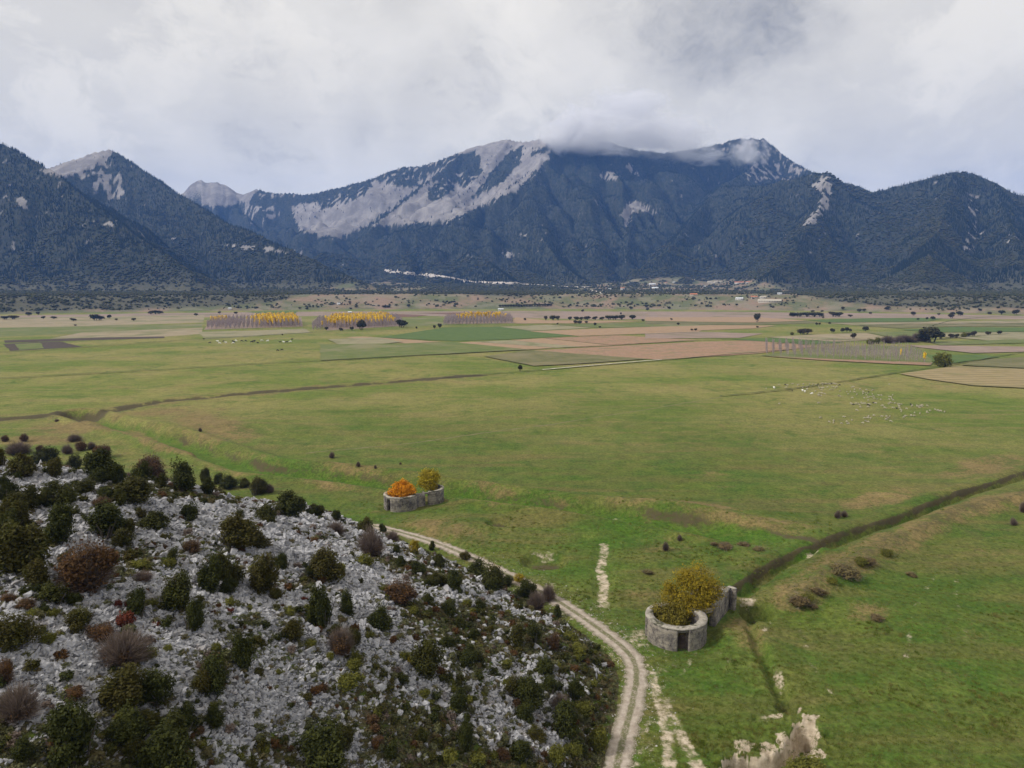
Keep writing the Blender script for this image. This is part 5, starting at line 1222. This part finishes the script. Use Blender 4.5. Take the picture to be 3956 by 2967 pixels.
trees_on(t6([(945, 247, 14, 14), (963, 247, 14, 14), (1025, 241, 14, 12), (985, 206, 14, 12), (585, 263, 16, 10), (100, 246, 14, 12), (210, 281, 18, 14), (185, 281, 14, 12), (1207, 166, 26, 16), (1237, 163, 18, 14), (1107, 153, 20, 16), (922, 169, 22, 12), (980, 167, 18, 10), (1275, 181, 14, 12), (1380, 151, 32, 16), (1535, 189, 24, 20), (1655, 213, 26, 16), (1620, 213, 12, 12), (1770, 206, 28, 24), (1775, 186, 22, 16), (1813, 189, 32, 22), (1565, 216, 12, 10), (2000, 183, 20, 14), (2075, 183, 28, 18), (2165, 181, 28, 22), (45, 146, 18, 12), (1690, 186, 14, 10), (1940, 160, 20, 12)])
         + t5([(1578, 251, 18, 18), (1607, 263, 16, 10), (1350, 243, 12, 10), (1870, 223, 16, 12), (2043, 217, 14, 12), (2086, 246, 16, 14), (1797, 154, 24, 18), (1893, 139, 24, 16), (1900, 157, 18, 14), (2030, 147, 20, 12), (1504, 166, 20, 14), (1416, 138, 16, 12), (1150, 219, 14, 14), (1736, 185, 10, 16), (120, 139, 18, 12), (290, 139, 24, 12), (315, 139, 24, 12), (440, 136, 18, 16), (1555, 131, 12, 10)])
         + t4([(235, 185, 20, 16), (175, 190, 24, 18), (85, 210, 50, 18), (30, 212, 40, 16), (580, 218, 40, 30), (610, 216, 40, 22), (670, 205, 22, 18), (955, 178, 60, 18), (1195, 190, 20, 14), (817, 220, 20, 14), (710, 218, 16, 10), (330, 208, 26, 12), (265, 208, 20, 12), (460, 252, 14, 8), (920, 180, 30, 14), (1340, 176, 16, 12), (1440, 178, 20, 12), (1875, 152, 20, 12), (1830, 148, 16, 10), (2140, 150, 16, 10), (445, 222, 30, 14), (1245, 336, 10, 8)]), P_TREE, 'field_tree', 'small dark tree dotted over the far fields below the mountains', 'tree', G1)
trees_on([(1300 + 1000 / 1.58 + i * 10.2, 1100 + (137 - i * .35) / 1.58, 11, 9) for i in range(20)], P_TREE, 'orchard_tree', 'small tree in the orchard row at the mountain foot', 'tree', 'orchard row')
def m1(l): return [(1300 + a / 1.843, 1700 + b / 1.843, w / 1.843, h / 1.843) for a, b, w, h in l]
def m2(l): return [(2200 + a / 1.555, 1900 + b / 1.555, w / 1.555, h / 1.555) for a, b, w, h in l]
trees_on(m1([(155, 190, 34, 46), (278, 203, 24, 34), (455, 172, 20, 18)]) + m2([(577, 352, 46, 64), (660, 292, 30, 44), (1605, 157, 46, 54), (1650, 150, 44, 40)]) + [(1280, 1770, 30, 30), (774, 1668, 14, 18), (220, 1628, 16, 10), (3954, 1980, 24, 40), (3920, 2030, 26, 30)], P_TWIG, 'thorn_bush', 'small dark thorn bush alone in the near meadow', 'bush', 'thorn bushes of the meadow', 400.0, ('twigs', 'leaves'), .8)
BR = [(3085, 2337, 84, 34), (3120, 2318, 44, 22), (3160, 2296, 70, 26), (3215, 2250, 40, 18), (3265, 2222, 84, 34), (3330, 2184, 50, 30), (3352, 2176, 64, 22), (3425, 2143, 46, 18), (3140, 2345, 34, 12)]
trees_on(BR[::2], P_DRY, 'bramble_bush', 'brown bramble thicket along the earth bank by the ditch', 'bush', 'brambles on the earth bank', 400.0, ('crown', 'twigs'))
trees_on(BR[1::2], P_OLIVE, 'bramble_bush', 'olive bramble clump along the earth bank by the ditch', 'bush', 'brambles on the earth bank', 400.0, ('crown', 'stem'))
trees_on([(2870, 2110, 50, 16), (2800, 2115, 60, 14), (2930, 2125, 44, 14), (2760, 2105, 40, 12), (3390, 2395, 40, 20), (3520, 2225, 34, 16), (2500, 2215, 50, 16)], P_DRY, 'bramble_bush', 'dry brown bramble patch in the meadow hollow', 'bush', 'dry brambles', 400.0, ('crown', 'twigs'))
trees_on([(3110, 2985, 120, 40)], P_OLIVE, 'bramble_bush', 'olive bramble growing on the sandy erosion mound', 'bush', None, 400.0, ('crown', 'stem'))

# ------------------------------------------------------------------ forest on the mountains
def cone_tree(name, tiers, k, w, mat, jag=.25):
    parts = []
    for z0, z1_, r in tiers:
        an = np.arange(k) * 2 * math.pi / k + random.random(); rr = r * (1 + jag * (rng.random(k) - .5))
        V = np.concatenate([np.stack([np.cos(an) * rr * w, np.sin(an) * rr * w, z0 + .06 * rng.random(k)], -1), [[0, 0, z1_]]])
        i = np.arange(k); parts.append((V, np.stack([i, (i + 1) % k, np.full(k, k)], -1)))
    V, F = join_meshes(parts)
    return mesh_from(name, V, F, mat, False, None, dict(tint=rng.random(len(F))))
def blob_tree(name, mat, n=9):
    bm = bmesh.new()
    for p in unit(n + 6) * (.36 + .2 * rng.random((n + 6, 1))): bm.verts.new((p[0] * 1.1, p[1] * 1.1, .42 + p[2] * .85))
    bmesh.ops.convex_hull(bm, input=bm.verts); bmesh.ops.delete(bm, geom=[v for v in bm.verts if not v.link_faces], context='VERTS')
    me = bpy.data.meshes.new(name); bm.to_mesh(me); bm.free(); me.materials.append(mat)
    at = me.attributes.new('tint', 'FLOAT', 'FACE'); at.data.foreach_set('value', rng.random(len(me.polygons)).astype(np.float32))
    return me
M['fir'] = mat_leaf('fir_needles', (.007, .013, .009), (.020, .028, .017), (.024, .027, .014))
M['maquis'] = mat_leaf('maquis_leaf', (.028, .036, .015), (.072, .076, .034), (.095, .078, .044))
FIRS = [cone_tree('fir', [(.06, .55, .22), (.3, .8, .16), (.55, 1.0, .10)], 7, 1.0, M['fir']) for _ in range(4)]
SHRB = [blob_tree('maquis', M['maquis']) for _ in range(5)]
def forest():
    n = 430000
    r = 1620 * (6400 / 1620) ** rng.random(n); th = rng.uniform(-.80, .80, n); X, Y = r * np.sin(th), r * np.cos(th); Z = mount_h(X, Y)
    px, py, f = project(X, Y, Z)
    b = bare_mask(px, py, X, Y, Z); op = fan_open(X, Y, Z)
    p = np.clip(1 - 1.35 * b, .012, 1) * (.60 + .4 * sstep(-.22, .12, fbm(X / 85, Y / 85, 4, 340))) * np.where(op > .3, .16 * sstep(.02, .2, fbm(X / 90, Y / 40, 3, 310)) + .012, 1)
    p = np.where((b > .9) & (r > 5300) & (px < 1010), .002, p)
    p = np.where((Z < 3) & (op > .3), .012, p)
    p = p * np.where((Z < 60) & (op < .3), .16 + .45 * sstep(-.1, .2, fbm(X / 70, Y / 40, 3, 330)), 1)
    ok = rng.random(n) < p
    X, Y, Z, r, px, b = X[ok], Y[ok], Z[ok], r[ok], px[ok], b[ok]; m = len(X)
    mix = fbm(X / 260, Y / 260, 3, 320)
    gl = gully(X, Y)
    fir = (Z > 45) & ((gl > .55) & (Z > 60) & (mix > -.25) | (Z > 230 + 260 * mix) & (r > 2700) & ~((px > 2900) & (r < 3900) & (mix < .12)) | (mix > .22) & (Z > 60))
    h = np.where(fir, 9 + 7 * rng.random(m), 3.2 + 4.5 * rng.random(m) ** 1.5)
    h = np.where(~fir, h * np.clip(r / 2400, .8, 1.6), h)
    w = np.where(fir, h * .62, h * (1.05 + .6 * rng.random(m)))
    pick = np.where(fir, rng.integers(0, 4, m), rng.integers(4, 9, m))
    scatter('forest', np.stack([X, Y, Z - .4], -1), np.stack([0 * X, 0 * X, rng.uniform(0, 6.28, m)], -1), np.stack([w, w, h], -1), pick, FIRS + SHRB, 'dark fir forest and evergreen scrub clothing the mountain slopes')
    print('forest', m)
forest()
# firs standing apart on the pale scree
def scree_firs():
    spots = []
    for poly, n in (([(60, 560), (180, 500), (250, 560), (260, 620), (100, 650)], 26), ([(200, 540), (560, 420), (700, 440), (660, 560), (420, 640), (260, 600)], 12), ([(870, 420), (1050, 350), (1200, 400), (1180, 470), (980, 520), (880, 510)], 34),
                    ([(1160, 330), (1260, 230), (1300, 260), (1240, 420), (1190, 440)], 12), ([(1250, 520), (1440, 400), (1500, 330), (1440, 380), (1300, 480)], 22), ([(900, 560), (1200, 480), (1240, 530), (1000, 620), (880, 620)], 10), ([(560, 420), (800, 330), (860, 380), (700, 500)], 18), ([(1340, 180), (1600, 150), (1560, 260), (1450, 340), (1400, 300)], 12)):
        P = z2(poly); x0, x1 = min(p[0] for p in P), max(p[0] for p in P); y0, y1 = min(p[1] for p in P), max(p[1] for p in P); k = 0
        while k < n:
            a, b = rng.uniform(x0, x1), rng.uniform(y0, y1)
            if in_poly(np.array([a]), np.array([b]), P)[0]: spots.append((a, b)); k += 1
    pts = hit([s[0] for s in spots], [s[1] for s in spots])
    me = cone_tree('fir_tree', [(.0, .50, .20), (.2, .7, .17), (.42, .86, .12), (.66, 1.0, .07)], 9, 1.0, M['fir'])
    for p in pts:
        if p[1] < 3500: continue
        h = rng.uniform(11, 21)
        tag(link('fir_tree', me, None, (p[0], p[1], p[2] - .3), rng.uniform(0, 6), (h, h, h)), 'lone dark fir tree on the pale scree slope of the highest mountain', 'tree', 'firs on the scree slope')
scree_firs()
# mountain road cut and far lanes
M['cut'] = mat_simple('road_cut', (.40, .35, .31), (.56, .51, .46), .05)
def far_lane(name, pts, w, step=8, lift=2.5):
    pts = np.array(pts, float); t = np.linspace(0, len(pts) - 1, 8 * len(pts)); i = np.arange(len(pts))
    P = hit(np.interp(t, i, pts[:, 0]), np.interp(t, i, pts[:, 1])); r = np.hypot(P[:, 0], P[:, 1]); md = np.array([np.median(r[max(0, k - 5):k + 6]) for k in range(len(r))]); P = P[np.abs(r - md) < 160]
    ribbon(name, [tuple(p[:2]) for p in P], w, M['cut'], step, lift, terrain, 5, .35)
far_lane('mountain_road', [(1486, 1045), (1549, 1054), (1638, 1063), (1695, 1067), (1758, 1077), (1809, 1089), (1973, 1096), (2208, 1111), (2290, 1112)], 12, 8, 4.5)
far_lane('village_lane', [(2285, 1121), (2315, 1129), (2330, 1136)], 6, 4, 1.5)

# ------------------------------------------------------------------ village houses
M['plaster'] = mat_simple('white_plaster', (.48, .46, .43), (.60, .58, .55), .8)
M['cream'] = mat_simple('cream_plaster', (.40, .36, .29), (.50, .45, .37), .8)
M['tile'] = mat_simple('orange_tile', (.40, .15, .08), (.52, .22, .12), 1.5)
M['tin'] = mat_simple('pale_tin', (.50, .52, .54), (.66, .68, .70), 1.0)
M['pane'] = mat_simple('dark_window', (.03, .035, .04), (.05, .055, .06), 2)
def house(pos, L, Wd, H, wall, roof, label, rz=0.0):
    e = bpy.data.objects.new('village_house', None); COL.objects.link(e); e.location = pos; e.rotation_euler = (0, 0, rz)
    def mesh(nm, V, F, mt, par): return link(nm, mesh_from(nm, V, F, mt), par)
    a, b = L / 2, Wd / 2
    V = [(-a, -b, -3), (a, -b, -3), (a, b, -3), (-a, b, -3), (-a, -b, H), (a, -b, H), (a, b, H), (-a, b, H)]
    w = mesh('wall', V, [(0, 1, 5, 4), (1, 2, 6, 5), (2, 3, 7, 6), (3, 0, 4, 7)], wall, e)
    q = .5; hr = Wd * .28
    V = [(-a - q, -b - q, H), (a + q, -b - q, H), (a + q, b + q, H), (-a - q, b + q, H), (-a - q, 0, H + hr), (a + q, 0, H + hr)]
    mesh('roof', V, [(0, 1, 5, 4), (2, 3, 4, 5), (3, 0, 4, 4), (1, 2, 5, 5)], roof, e) if False else None
    bm = bmesh.new(); vs = [bm.verts.new(v) for v in V]
    for f in ((0, 1, 5, 4), (2, 3, 4, 5), (3, 0, 4), (1, 2, 5), (3, 2, 1, 0)): bm.faces.new([vs[i] for i in f])
    me = bpy.data.meshes.new('roof'); bm.to_mesh(me); bm.free(); me.materials.append(roof); link('roof', me, e)
    n = max(2, int(L / 5))
    for i in range(n):
        x = -a + (i + .5) * L / n; nm = 'door' if i == n // 2 and n > 2 else 'window'; z0, z1_ = (0, 2.2) if nm == 'door' else (1.0, 2.3)
        mesh(nm, [(x - .6, -b - .04, z0), (x + .6, -b - .04, z0), (x + .6, -b - .04, z1_), (x - .6, -b - .04, z1_)], [(0, 1, 2, 3)], M['pane'], e)
    return tag(e, label, 'house', 'village houses at the mountain foot')
def village():
    H = [(152, 192, 42, 26, 'plaster', 'tile', 'white house with an orange tiled roof apart from the village'), (15, 192, 30, 14, 'plaster', 'tin', 'white low house with a pale roof by the green plot'), (470, 142, 66, 13, 'plaster', 'tin', 'long white shed above the orchard'), (500, 182, 66, 12, 'cream', 'tin', 'long grey shed below the white one'),
         (615, 130, 26, 20, 'cream', 'tile', 'small pink house with tiled roof among trees'), (1028, 167, 20, 16, 'plaster', 'tin', 'small white hut in the open slope below the village'), (1085, 122, 50, 22, 'cream', 'cream', 'cream house of the village cluster'), (1150, 118, 44, 18, 'cream', 'cream', 'cream house of the village cluster'), (1205, 115, 40, 15, 'cream', 'cream', 'cream house of the village cluster'), (1115, 130, 40, 12, 'cream', 'cream', 'cream house of the village cluster'),
         (1420, 124, 130, 13, 'plaster', 'tile', 'very long building with a red tiled roof at the forest edge'), (1490, 119, 40, 14, 'plaster', 'tile', 'white house behind the very long red roofed building'), (1830, 243, 40, 16, 'plaster', 'tin', 'white house at the edge of the dark wood'), (1555, 281, 60, 18, 'cream', 'tile', 'house with a broad orange roof above the greenhouse'), (1650, 281, 56, 16, 'plaster', 'cream', 'white house beside the broad orange roof'),
         (1400, 297, 70, 15, 'plaster', 'tin', 'long white barn with tin roof'), (1720, 322, 220, 9, 'cream', 'cream', 'very long low white greenhouse on the lower fan'), (910, 253, 70, 9, 'cream', 'tile', 'low farm shed with orange roof alone on dry slope'), (700, 118, 24, 10, 'plaster', 'tin', 'small white hut above the orchard'), (900, 92, 40, 8, 'cream', 'cream', 'topmost cream building of the slope')]
    L = [(2350 + a / 2.765, 1050 + b / 2.765, w / 2.765, h / 2.765, wl, rf, lb) for a, b, w, h, wl, rf, lb in H]
    L += [(2607 / 1.58 * 0 + 1308, 1177, 10, 4, 'plaster', 'tin', 'small white farm hut on the fields below the valley mouth'), (1352, 1211, 9, 4, 'cream', 'tin', 'small cream hut behind the yellow poplars'), (1935, 1199, 20, 5, 'plaster', 'tin', 'low white shed beyond the poplar blocks'), (888, 1196, 10, 5, 'plaster', 'tin', 'white hut at the foot of the dark wooded slope')]
    P = hit([l[0] for l in L], [l[1] for l in L])
    for (px, py, w, h, wl, rf, lb), p in zip(L, P):
        d = math.hypot(p[0], p[1]); wm = max(6, w * d / FPX); hm = max(2.6, h * d / FPX * .75)
        house((p[0], p[1], p[2]), wm, min(12, max(5.5, wm * .55)), min(hm, 6.5), M[wl], M[rf], lb, math.atan2(-p[0], p[1]) + rng.uniform(-.25, .25))
village()

# ------------------------------------------------------------------ poplar plantations
def poplar(name, leafmat, yellow):
    n = 130; z = .18 + .80 * rng.random(n); a = rng.uniform(0, 6.28, n); q = .10 * (1 - z * .75) + .015; L = .10 + .05 * rng.random(n)
    s = np.stack([0 * a, 0 * a, z - .06], -1); e_ = np.stack([np.cos(a) * q * 1.4, np.sin(a) * q * 1.4, z + L * .8], -1)
    ax = e_ - s; sd = np.cross(ax, unit(n)); sd /= np.linalg.norm(sd, axis=1)[:, None]; w = .0042
    V = np.stack([s - sd * w * 1.3, s + sd * w * 1.3, e_ + sd * w * .7, e_ - sd * w * .7], 1).reshape(-1, 3); F = np.arange(4 * n).reshape(n, 4)
    V2, F2 = stems([((0, 0, -.02), (0, 0, .5), .011, .007), ((0, 0, .5), (0, 0, 1), .007, .002)], 5)
    me = mesh_from(name, np.concatenate([V, V2]), np.concatenate([F, F2 + len(V)]), M['poplar_bare'], False, None, dict(tint=rng.random(len(F) + len(F2))))
    if yellow:
        lm = leaf_mesh(name + '_l', [(0, 0, .80, .14, .14, .18), (.02, 0, .60, .14, .14, .16)], 210, .075, M['yellow'], .7)
        bm = bmesh.new(); bm.from_mesh(me); k = len(bm.faces); bm.from_mesh(lm); bm.faces.ensure_lookup_table()
        for f in bm.faces[k:]: f.material_index = 1
        bm.to_mesh(me); bm.free(); me.materials.append(M['yellow'])
    return me
BARE = [poplar('bare_poplar', None, False) for _ in range(3)]
YELL = [poplar('yellow_poplar', None, True) for _ in range(3)]
def plantation():
    items = []
    # (front-left, front-right) base pixels, depth m, yellow share function
    for (fl, fr, depth, yf) in (((800, 1273), (1170, 1266), 185, lambda u, v: sstep(.38, .6, u) * sstep(.08, .3, v) + .5 * (u < .15) * (v > .5)), ((1205, 1277), (1560, 1262), 200, lambda u, v: sstep(.05, .2, u) * (1 - sstep(.75, .98, u)) * sstep(.10, .3, v)), ((1715, 1258), (1990, 1252), 150, lambda u, v: sstep(.05, .3, u) * .6 * (1 - sstep(.8, .98, u)) * sstep(.45, .7, v))):
        A, B = gpt(*fl), gpt(*fr); d = B - A; L = np.linalg.norm(d); d = d / L
        dep = np.array([A[0] + B[0], A[1] + B[1]]) / 2; dep = dep / np.linalg.norm(dep); 
        for u in np.arange(0, L, 5.2):
            for v in np.arange(0, depth, 5.6):
                p = A + d * u + dep * v + rng.normal(0, .8, 2)
                if rng.random() < .08: continue
                items.append((p[0], p[1], rng.random() < yf(u / L, v / depth), rng.uniform(7.2, 11.2) * (1.25 if yf(u / L, v / depth) > .5 else 1)))
    items.sort(key=lambda t: math.hypot(t[0], t[1]))
    for x, y, yl, h in items[:300]:
        me = (YELL if yl else BARE)[int(rng.integers(0, 3))]
        tag(link('poplar_tree', me, None, (x, y, .4), rng.uniform(0, 6), (h, h, h)), ('yellow leaved poplar in the front of the plantation blocks' if yl else 'leafless grey poplar in the front rows of the plantation blocks'), 'tree', 'poplar plantation')
    rest = items[300:]; m = len(rest)
    X = np.array([[t[0], t[1], .4] for t in rest]); h = np.array([t[3] for t in rest]); yl = np.array([t[2] for t in rest])
    scatter('poplar_plantation', X, np.stack([0 * h, 0 * h, rng.uniform(0, 6, m)], -1), h, np.where(yl, 3, 0) + rng.integers(0, 3, m), BARE + YELL, 'dense ranks of yellow topped poplars behind the front rows')
    # young bare poplars
    pts = [(680, 442), (1640, 492)]; A, B = gpt(2556 + 640 / 1.58, 1100 + 438 / 1.58), gpt(2556 + 1640 / 1.58, 1100 + 492 / 1.58)
    C = gpt(2556 + 1180 / 1.58, 1100 + 395 / 1.58); d = B - A; L = np.linalg.norm(d); d /= L; dep = C - A; dep = np.array([.35, 1.0]); dep /= np.linalg.norm(dep); k = 0
    for u in np.arange(0, L, 5.2):
        for v in np.arange(0, 75, 7):
            if k >= 298: break
            p = A + d * u + dep * v + rng.normal(0, .4, 2); h = rng.uniform(7.5, 10.5)
            yl = rng.random() < .04 and u > L * .85
            tag(link('poplar_sapling', (YELL if yl else BARE)[int(rng.integers(0, 3))], None, (p[0], p[1], .55), rng.uniform(0, 6), (h * .5, h * .5, h)), 'thin bare poplar sapling in the young plantation on reddish soil', 'tree', 'young poplar plantation'); k += 1
plantation()

# ------------------------------------------------------------------ grazing animals
def skin_animal(name, verts, edges, radii, mat, sub=1):
    me = bpy.data.meshes.new(name); me.from_pydata(verts, edges, []); o = bpy.data.objects.new(name, me); COL.objects.link(o)
    o.modifiers.new('skin', 'SKIN'); sd = me.skin_vertices[0].data
    for i, r in enumerate(radii): sd[i].radius = (r, r) if not isinstance(r, tuple) else r
    sd[0].use_root = True
    o.modifiers.new('sub', 'SUBSURF').levels = sub
    dg = bpy.context.evaluated_depsgraph_get(); out = bpy.data.meshes.new_from_object(o.evaluated_get(dg)); out.name = name
    bpy.data.objects.remove(o); out.materials.clear(); out.materials.append(mat); 
    return out
def quadruped(name, mat, L, leg, body, neck, head, graze, legr):
    a = L / 2; z = leg + body * .75
    v = [(0, 0, z), (-a * .85, 0, z + .02), (a * .75, 0, z + .03), (-a * 1.0, 0, z + .05)]
    hd = (a + neck * .8, 0, z - leg * .75) if graze else (a + neck * .7, 0, z + neck * .6)
    v += [(a + neck * .35, 0, z + (-.1 if graze else neck * .3)), hd, (hd[0] + head, 0, hd[2] - head * .5)]
    e = [(0, 1), (0, 2), (1, 3), (2, 4), (4, 5), (5, 6)]; r = [body, body * .95, body * .92, body * .5, body * .45, head * .5, head * .3]
    for sx, par in ((-a * .8, 1), (a * .7, 2)):
        for sy in (-1, 1):
            i = len(v); bend = -.06 * L if sx < 0 else .02 * L
            v += [(sx, sy * body * .62, leg * .95), (sx + bend, sy * body * .6, leg * .5), (sx, sy * body * .6, 0.02)]
            e += [(par, i), (i, i + 1), (i + 1, i + 2)]; r += [legr * 1.8, legr, legr * .8]
    return skin_animal(name, v, e, r, mat)
M['wool'] = mat_simple('cream_wool', (.30, .26, .19), (.42, .38, .29), 6)
M['white'] = mat_simple('white_coat', (.68, .66, .62), (.80, .78, .75), 6)
M['black'] = mat_simple('black_coat', (.018, .016, .015), (.05, .042, .038), 6)
SH = {(c, g): quadruped('sheep', M[c], .95, .36, .26, .30, .24, g, .045) for c in ('wool', 'white', 'black') for g in (True, False)}
CW = {(c, g): quadruped('cow', M[c], 1.7, .75, .40, .55, .45, g, .08) for c in ('white', 'black') for g in (True, False)}
def herd():
    S_ = [(393, 105), (380, 130), (448, 93), (515, 100), (500, 105), (563, 95), (505, 138), (540, 130), (560, 132), (598, 125), (612, 118), (630, 95), (665, 92), (660, 108), (690, 100), (705, 105), (728, 120), (735, 138), (755, 92), (765, 85), (780, 90), (795, 95), (770, 105), (800, 88), (812, 95), (830, 90), (845, 95), (760, 138), (778, 135), (820, 128), (757, 157), (692, 167), (603, 150), (862, 90), (885, 90), (900, 93), (912, 92), (925, 98), (870, 122), (885, 125), (905, 140), (918, 124), (875, 153), (850, 155), (730, 190), (755, 190), (770, 195), (790, 200), (735, 215), (757, 218), (725, 212), (957, 168), (940, 220), (960, 228), (1027, 178), (1065, 175), (1080, 130), (1095, 125), (1110, 155), (1108, 180), (1040, 200), (1135, 205), (1168, 152), (1087, 242), (1200, 172), (1205, 185), (1237, 155), (1230, 190), (1200, 202), (1235, 212), (1252, 192), (1305, 160), (1300, 203), (1213, 242), (1250, 238), (1275, 232), (1255, 270), (1310, 228), (1320, 250), (1350, 258), (1395, 215), (1370, 215), (1390, 260), (1480, 230), (1497, 232), (1478, 260), (1517, 213), (1523, 267), (1505, 250), (1070, 303), (1080, 312), (1125, 305), (1148, 308), (1160, 318), (1180, 297), (1202, 307), (1222, 305), (1260, 308), (1275, 313), (1335, 300), (1170, 342), (1253, 340), (1132, 375), (1408, 325), (1430, 348), (1478, 307), (1490, 293), (1508, 296), (1540, 300), (1518, 350), (1570, 310), (1585, 312), (1587, 330), (1585, 345), (1600, 368), (1608, 388), (1610, 312), (1725, 322), (1720, 330), (1775, 328), (1785, 335), (1800, 330), (1810, 325), (1830, 320), (1800, 348), (1820, 332), (1883, 325), (1750, 402), (1808, 408), (1882, 388), (1885, 400), (1915, 380), (1968, 367), (2000, 378), (2028, 385), (2070, 392), (1715, 430), (1748, 432), (1650, 432), (1635, 445), (1487, 437), (1450, 440), (1467, 455), (1445, 470), (1400, 437), (1495, 487), (1315, 430), (1282, 460), (1260, 435), (1248, 457), (1218, 457), (1228, 488), (1255, 497), (1200, 508), (1080, 480), (993, 445), (838, 495), (887, 487), (883, 505), (970, 510), (1045, 515), (1025, 495), (745, 457), (723, 300), (303, 303), (165, 142), (303, 102), (1480, 98), (1663, 357)]
    blk = [(443, 165), (1253, 320), (1315, 297), (860, 90), (1260, 180), (1510, 245), (950, 105), (1710, 313), (370, 103), (720, 95), (1100, 315), (1560, 355)]
    wht = [(250, 137), (555, 165), (580, 177), (655, 198)]
    for lst, col, lb in ((S_, 'wool', 'cream woolly sheep grazing with the flock on the pasture'), (blk, 'black', 'black sheep grazing with the cream flock on the pasture'), (wht, 'white', 'bright white sheep at the edge of the grazing flock')):
        P = gpt(np.array([2900 + a / 2.765 for a, b in lst]), np.array([1450 + (b + 5) / 2.765 for a, b in lst]))
        zz = terrain(P[:, 0], P[:, 1])
        for p, z in zip(P, zz):
            s = rng.uniform(.8, 1.05) * (1.35 if col == 'white' else 1)
            tag(link('sheep', SH[(col, bool(rng.random() < .7))], None, (p[0], p[1], z), rng.uniform(0, 6.28), (s, s, s)), lb, 'sheep', 'grazing flock of sheep')
    C_ = [(1283, 360, 0), (1330, 352, 1), (1340, 362, 1), (1365, 352, 0), (1380, 360, 1), (1420, 350, 0), (1425, 362, 1), (1440, 348, 1), (1430, 356, 0), (1475, 350, 0), (1500, 349, 0), (1535, 356, 0), (1545, 352, 0), (1553, 350, 0), (1575, 362, 0), (1597, 346, 1), (1636, 349, 1), (1733, 356, 1), (1752, 357, 0), (1774, 354, 1), (1782, 340, 0), (1712, 357, 0), (1695, 408, 0), (1722, 405, 0)]
    P = gpt(np.array([c[0] / 1.58 for c in C_]), np.array([1100 + (c[1] + 2) / 1.58 for c in C_]))
    for p, c in zip(P, C_):
        s = rng.uniform(1.0, 1.2)
        tag(link('cow', CW[('white' if c[2] else 'black', bool(rng.random() < .7))], None, (p[0], p[1], .03 + .012 * len(FIELDS) if p[1] > 400 else 0.0), rng.uniform(-.6, .6) + (3.14 if rng.random() < .5 else 0), (s, s, s)), ('white cow grazing with the small herd on the far pasture' if c[2] else 'black cow grazing with the small herd on the far pasture'), 'cow', 'grazing herd of cattle')
herd()

# ------------------------------------------------------------------ cloud wrapped round the summit, and the air
def cloud(loc, size, dens, seed, scale):
    bm = bmesh.new(); bmesh.ops.create_icosphere(bm, subdivisions=3, radius=1.0)
    me = bpy.data.meshes.new('cloud'); bm.to_mesh(me); bm.free()
    m = bpy.data.materials.new('cloud_vapour'); m.use_nodes = True; t = m.node_tree; t.nodes.clear(); nt = NT(t)
    out = t.nodes.new('ShaderNodeOutputMaterial'); v = t.nodes.new('ShaderNodeVolumePrincipled')
    v.inputs['Color'].default_value = (.98, .98, 1, 1); v.inputs['Anisotropy'].default_value = .2
    oc = nt.n('ShaderNodeTexCoord').outputs['Object']; ln = nt.vmath('LENGTH', oc)
    n = nt.noise(nt.vmath('ADD', oc, (seed, seed * .7, 0)), scale, 5, .6, .6)
    d = nt.ramp(nt.math('ADD', nt.math('SUBTRACT', 1.0, ln), nt.math('MULTIPLY', nt.math('SUBTRACT', n, .5), 2.6)), .15, .75)
    d = nt.math('MULTIPLY', d, nt.ramp(ln, 1.0, .82))
    nt.put(v.inputs['Density'], nt.math('MULTIPLY', d, dens)); t.links.new(v.outputs[0], out.inputs['Volume'])
    me.materials.append(m); o = link('cloud', me, None, loc, 0, size)
    return tag(o, None, None, None, 'stuff')
def haze(dens):
    bm = bmesh.new(); bmesh.ops.create_cube(bm, size=1.0); me = bpy.data.meshes.new('haze'); bm.to_mesh(me); bm.free()
    m = bpy.data.materials.new('air'); m.use_nodes = True; t = m.node_tree; t.nodes.clear()
    out = t.nodes.new('ShaderNodeOutputMaterial'); v = t.nodes.new('ShaderNodeVolumePrincipled')
    v.inputs['Color'].default_value = (.16, .38, 1.0, 1); v.inputs['Density'].default_value = dens; v.inputs['Anisotropy'].default_value = 0.0
    t.links.new(v.outputs[0], out.inputs['Volume']); me.materials.append(m)
    zt, zb = 1450.0, -8.0
    o = link('haze', me, None, (0, 0, (zt + zb) / 2), 0, (19400, 19400, zt - zb)); tag(o, None, None, None, 'stuff')
haze(.000064)
for px, py, Y, sz, dn, sd, sc in ((2300, 520, 4800, (420, 260, 190), .012, 3.1, 1.6), (2560, 530, 4900, (420, 220, 190), .010, 8.7, 1.6), (2200, 500, 4800, (240, 180, 200), .012, 5.2, 1.6), (2890, 585, 5000, (170, 110, 150), .010, 1.4, 1.6), (2730, 600, 4900, (200, 120, 80), .009, 6.6, 1.7), (2420, 420, 5000, (380, 240, 180), .008, 9.6, 1.6)):
    cloud(at_y(px, py, Y), sz, dn, sd, sc)
